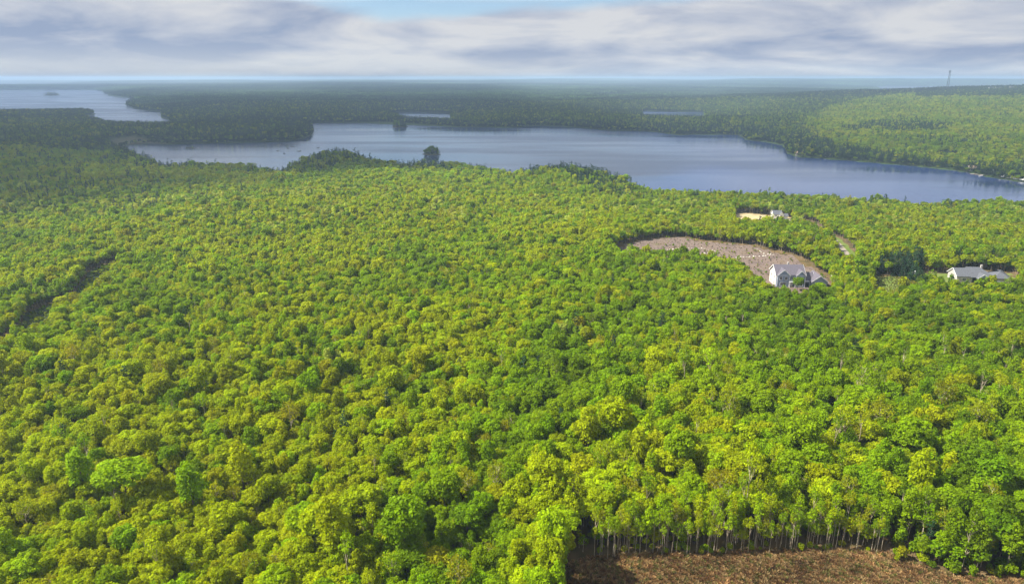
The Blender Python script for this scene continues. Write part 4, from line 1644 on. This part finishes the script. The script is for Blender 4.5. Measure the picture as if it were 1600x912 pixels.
def house_white():
    bx, by = unproj(1209, 331.5, -1)
    gz = ground_z(bx + 5, by + 2)
    h = empty('house', (bx, by, gz + 0.2), R(-4))
    h.scale = (0.85, 0.85, 0.78)
    tag(h, 'small white house with grey roof beside the sandy plot', 'house')
    mb = MB()
    mb.prism([(0, -1), (7.5, -1), (7.5, 4.6), (3.75, 7.4), (0, 4.6)], 'x', 0, 7.0)
    mb.build('wall', M_TRIM, h)
    gable_roof('roof', h, 0, 7.0, 0, 7.5, 4.6, 2.8, 'x', mat=M_SHINGLE_G)
    mb = MB()
    mb.prism([(4.6, -1), (8.0, -1), (8.0, 4.4), (6.3, 6.6), (4.6, 4.4)], 'y', -1.6, -0.003)
    mb.build('front_gable', M_TRIM, h)
    gable_roof('front_gable_roof', h, 4.6, 8.0, -1.6, 2.5, 4.4, 2.2, 'y', mat=M_SHINGLE_G, over=0.3)
    mb = MB()
    mb.prism([(0.6, -1), (6.6, -1), (6.6, 2.8), (3.6, 4.6), (0.6, 2.8)], 'x', 8.003, 12.0)
    mb.build('wing_wall', M_TRIM, h)
    gable_roof('wing_roof', h, 8.4, 12.0, 0.6, 6.6, 2.8, 1.8, 'x', mat=M_SHINGLE_G)
    window(h, 0, 2.2, 2.8, 0.9, 1.2, '-x')
    window(h, 0, 5.3, 2.8, 0.9, 1.2, '-x')
    window(h, 6.3, -1.6, 2.8, 1.0, 1.2, '-y')
    window(h, 2.2, 0, 2.8, 1.2, 1.2, '-y')


house_blue()
house_grey()
house_white()

# the dark round tree in front of the blue house, and trees that stand by the houses
for (a, b, kd, cn, s, nm, lab) in [(1246, 452, 'round', 'deep', 0.68, 'broadleaf_tree', 'dark round tree standing close before the front of the blue grey house'),
                                   (1279, 455, 'round', 'mid', 0.55, 'broadleaf_tree', 'fresh green tree before the garage wing of the blue grey house'),
                                   (988, 400, 'round', 'lime', 0.42, 'broadleaf_tree', 'small lone bush-like tree standing on the cleared plot')]:
    tx, ty = unproj(a, b, 0)
    k = KINDS[kd][1]
    make_tree(nm, k, (tx, ty, ground_z(tx, ty) - (1.5 if s < 0.5 else 2.2)), 1.0, (s * 1.1, s * 1.1, s), PAL[cn], lab, 'tree', 'trees standing by the houses')

# pale pole beside the low grey house
tx, ty = unproj(1424.5, 446, 0)
p = empty('utility_pole', (tx, ty, ground_z(tx, ty)))
tag(p, 'pale pole rising from the trees left of the low grey house', 'pole')
M_POLE = plain('weathered_pole', (0.45, 0.43, 0.40), 0.8, 0.15, 3)
MB().tube((0, 0, -0.5), (0, 0, 6.2), 0.2, 0.15, 8).build('shaft', M_POLE, p)
MB().box(-0.9, -0.08, 5.5, 0.9, 0.08, 5.7).build('crossarm', M_POLE, p)
MB().tube((0.35, 0, 5.0), (0.35, 0, 6.3), 0.32, 0.32, 8).build('transformer', M_TRIM, p)

# ------------------------------------------------------------------ cottages, dock, wall and boat on the far right shore


def cottage(a, b, w, d, e, rise, wallm, roofm, rz, label, z=WATER + 1.2, yoff=0):
    cx, cy = unproj(a, b, WATER + 1)
    h = empty('cottage', (cx, cy + yoff, max(z, ground_z(cx, cy + yoff))), rz)
    tag(h, label, 'cottage', 'cottages on the far shore')
    mb = MB()
    mb.prism([(0, -1.5), (d, -1.5), (d, e), (d / 2, e + rise), (0, e)], 'x', -w / 2, w / 2)
    mb.build('wall', wallm, h)
    gable_roof('roof', h, -w / 2, w / 2, 0, d, e, rise, 'x', mat=roofm, over=0.5)
    window(h, -w / 4, 0, 0.9, 1.5, 1.3, '-y')
    window(h, w / 4, 0, 0.9, 1.5, 1.3, '-y')
    dd = MB().box(-0.5, -0.06, 0, 0.5, -0.003, 2.1).build('door', M_BROWNBOARD, h)
    MB().box(0.3, -0.12, 1.0, 0.38, -0.062, 1.1).build('handle', M_DARK, dd)
    return h


cottage(1527, 268.5, 9.5, 7, 3.0, 2.4, M_STONE, M_BROWNBOARD, R(-12), 'pinkish cottage above the dock on the right shore', yoff=6)
cottage(1560, 273.5, 5.5, 5, 2.8, 2.0, M_BROWNBOARD, M_STONE, R(-10), 'brown boathouse at the left end of the white shore wall', yoff=3)
cottage(1251, 243.5, 8, 6, 2.8, 2.0, M_STONE, M_BROWNBOARD, R(-8), 'tan cottage on the point of the right shore', yoff=5)
cottage(1296, 246.5, 6, 6, 2.8, 2.0, M_TRIM, M_SHINGLE_G, R(-8), 'small pale cottage among the trees of the right shore', yoff=6)
cottage(1502, 263.0, 6, 5, 2.6, 1.8, M_CREAM, M_BROWNBOARD, R(-12), 'low tan cottage just left of the dock', yoff=5)

ax, ay = unproj(1516, 271.5, WATER + 0.6)
bx, by = unproj(1545, 274.5, WATER + 0.6)
L = math.dist((ax, ay), (bx, by))
dk = empty('dock', (ax, ay, WATER), math.atan2(by - ay, bx - ax))
tag(dk, 'pale wooden dock lying along the water below the pinkish cottage', 'dock')
nb = 24
for i in range(nb):
    MB().box(L * i / nb, -1.2, 0.6, L * (i + 1) / nb - 0.08, 1.2, 0.72).build('plank', M_BROWNBOARD if i % 5 == 0 else M_STONE, dk)
for i in range(4):
    for s in (-1, 1):
        MB().tube((L * (i + 0.3) / 4, s * 1.32, -1.5), (L * (i + 0.3) / 4, s * 1.32, 1.1), 0.11, 0.11, 6).build('post', M_BROWNBOARD, dk)

px0, py0 = unproj(1563, 277.5, WATER)
pts = [unproj(a, b, WATER) for a, b in [(1563, 277.6), (1575, 279.3), (1600, 283.2), (1640, 288)]]
wl = empty('retaining_wall', (pts[0][0], pts[0][1], WATER))
tag(wl, 'long white retaining wall along the water at the right edge', 'wall')
for (p0, p1) in zip(pts[:-1], pts[1:]):
    L = math.dist(p0, p1)
    n = max(2, int(L / 5))
    for i in range(n):
        q0 = (p0[0] + (p1[0] - p0[0]) * i / n - pts[0][0], p0[1] + (p1[1] - p0[1]) * i / n - pts[0][1])
        q1 = (p0[0] + (p1[0] - p0[0]) * (i + .985) / n - pts[0][0], p0[1] + (p1[1] - p0[1]) * (i + .985) / n - pts[0][1])
        MB().add([(q0[0], q0[1], -1.5), (q1[0], q1[1], -1.5), (q1[0] + .4, q1[1] + 2.2, -1.5), (q0[0] + .4, q0[1] + 2.2, -1.5), (q0[0], q0[1] + .3, 3.0), (q1[0], q1[1] + .3, 3.0), (q1[0] + .4, q1[1] + 2.2, 3.0), (q0[0] + .4, q0[1] + 2.2, 3.0)],
                 [(0, 3, 2, 1), (4, 5, 6, 7), (0, 1, 5, 4), (1, 2, 6, 5), (2, 3, 7, 6), (3, 0, 4, 7)]).build('panel', M_TRIM, wl)

cx, cy = unproj(1533, 275.3, WATER)
bt = empty('boat', (cx, cy, WATER), R(20))
tag(bt, 'small white boat moored just off the dock', 'boat')
vs, fs = [], []
secs = [(-2.6, 0.9, 0.75), (-1.2, 1.05, 0.78), (0.6, 1.0, 0.85), (1.9, 0.6, 0.98), (2.8, 0.05, 1.15)]
for (sx, w, zt) in secs:
    vs += [(sx, -w, zt), (sx, -w * 0.75, 0.0), (sx, 0, -0.25), (sx, w * 0.75, 0.0), (sx, w, zt), (sx, w * 0.82, zt), (sx, w * 0.6, 0.25), (sx, -w * 0.6, 0.25), (sx, -w * 0.82, zt)]
for i in range(4):
    for j in range(9):
        fs.append((i * 9 + j, i * 9 + (j + 1) % 9, (i + 1) * 9 + (j + 1) % 9, (i + 1) * 9 + j))
fs += [(0, 8, 7, 6, 5, 4, 3, 2, 1), tuple(36 + j for j in range(9))]
MB().add(vs, fs).build('hull', M_TRIM, bt)
MB().box(-1.9, -0.75, 0.5, -1.4, 0.75, 0.62).build('seat', M_BROWNBOARD, bt)
MB().box(0.1, -0.75, 0.5, 0.6, 0.75, 0.62).build('seat', M_BROWNBOARD, bt)
MB().box(-2.95, -0.2, 0.3, -2.61, 0.2, 1.25).build('outboard_motor', M_DARK, bt)

# ------------------------------------------------------------------ mast and houses on the far hill
M_STEEL = plain('galvanised_steel', (0.09, 0.10, 0.12), 0.5, 0.1, 1, metal=0.3)
tx, ty = 1500.0, 0.0
ty = 2380.0
tx = (1479.5 - 800) / FPX * (ty * CP + (CAM_Z - 55) * SP)
tz = ground_z(tx, ty)
_, _, zc = proj(tx, ty, tz)
top = CAM_Z + ty * math.tan(R(0.66))
H = top - tz
t = empty('radio_mast', (tx, ty, tz))
tag(t, 'thin lattice radio mast rising from the wooded hilltop on the right', 'mast')
W0, W1 = 5.0, 2.0
cor = [(math.cos(R(a)), math.sin(R(a))) for a in (90, 210, 330)]
for c in cor:
    MB().tube((c[0] * W0, c[1] * W0, -0.5), (c[0] * W1, c[1] * W1, H * 0.9), 0.5, 0.42, 6).build('leg', M_STEEL, t)
br = MB()
n = 16
for i in range(n):
    z0, z1 = H * 0.9 * i / n, H * 0.9 * (i + 1) / n
    w0, w1 = W0 + (W1 - W0) * i / n, W0 + (W1 - W0) * (i + 1) / n
    for j in range(3):
        a, b2 = cor[j], cor[(j + 1) % 3]
        br.tube((a[0] * w0, a[1] * w0, z0), (b2[0] * w1, b2[1] * w1, z1), 0.2, 0.2, 4)
        br.tube((b2[0] * w0, b2[1] * w0, z0), (a[0] * w1, a[1] * w1, z1), 0.2, 0.2, 4)
        br.tube((a[0] * w1, a[1] * w1, z1), (b2[0] * w1, b2[1] * w1, z1), 0.12, 0.12, 4)
o = br.build('bracing', M_STEEL, t)
MB().box(-2.4, -2.4, H * 0.9, 2.4, 2.4, H * 0.9 + 0.5).build('platform', M_STEEL, t)
for a in range(3):
    MB().tube((2.6 * math.cos(a * 2.09), 2.6 * math.sin(a * 2.09), H * 0.85), (2.6 * math.cos(a * 2.09), 2.6 * math.sin(a * 2.09), H * 0.95), 0.6, 0.6, 8).build('antenna_panel', M_STEEL, t)
MB().tube((0, 0, H * 0.9 + 0.5), (0, 0, H), 0.3, 0.15, 6).build('whip_antenna', M_STEEL, t)

for (a, b, w, lab) in [(1545, 141.5, 18, 'white house on the far hilltop right of the mast'), (1556, 142.0, 15, 'pale house on the far hilltop, furthest right of two'), (1578, 139.5, 13, 'small pale house near the end of the far hilltop')]:
    hy = 2250.0
    hx = (a - 800) / FPX * (hy * CP + 40 * SP)
    hz = ground_z(hx, hy)
    h = empty('hilltop_house', (hx, hy, hz + 5))
    tag(h, lab, 'house', 'houses on the far hilltop')
    mb = MB()
    mb.prism([(0, -6), (9, -6), (9, 5), (4.5, 8), (0, 5)], 'x', 0, w)
    mb.build('wall', M_TRIM, h)
    gable_roof('roof', h, 0, w, 0, 9, 5, 3, 'x', mat=M_SHINGLE_G)
    window(h, w * 0.25, 0, 2, 2, 1.6, '-y')
    window(h, w * 0.7, 0, 2, 2, 1.6, '-y')

# ------------------------------------------------------------------ air
m, nt, b, out = new_mat('haze')
nt.nodes.remove(b)
pv = N(nt, 'ShaderNodeVolumePrincipled')
pv.inputs['Color'].default_value = (0.56, 0.75, 1.0, 1)
pv.inputs['Density'].default_value = 1.3e-4
pv.inputs['Anisotropy'].default_value = 0.2
nt.links.new(pv.outputs[0], out.inputs['Volume'])
hz = MB().box(-44000, -44000, -14.5, 44000, 44000, 118.5).build('haze', m)
tag(hz, 'thin bluish haze over the distant land', kind='stuff')
print('singles', int(single.sum()), 'near', len(x), 'mid', len(x3), 'far', len(x4), 'terrain', TZ.min(), TZ.max(), 'tower', tz, top)
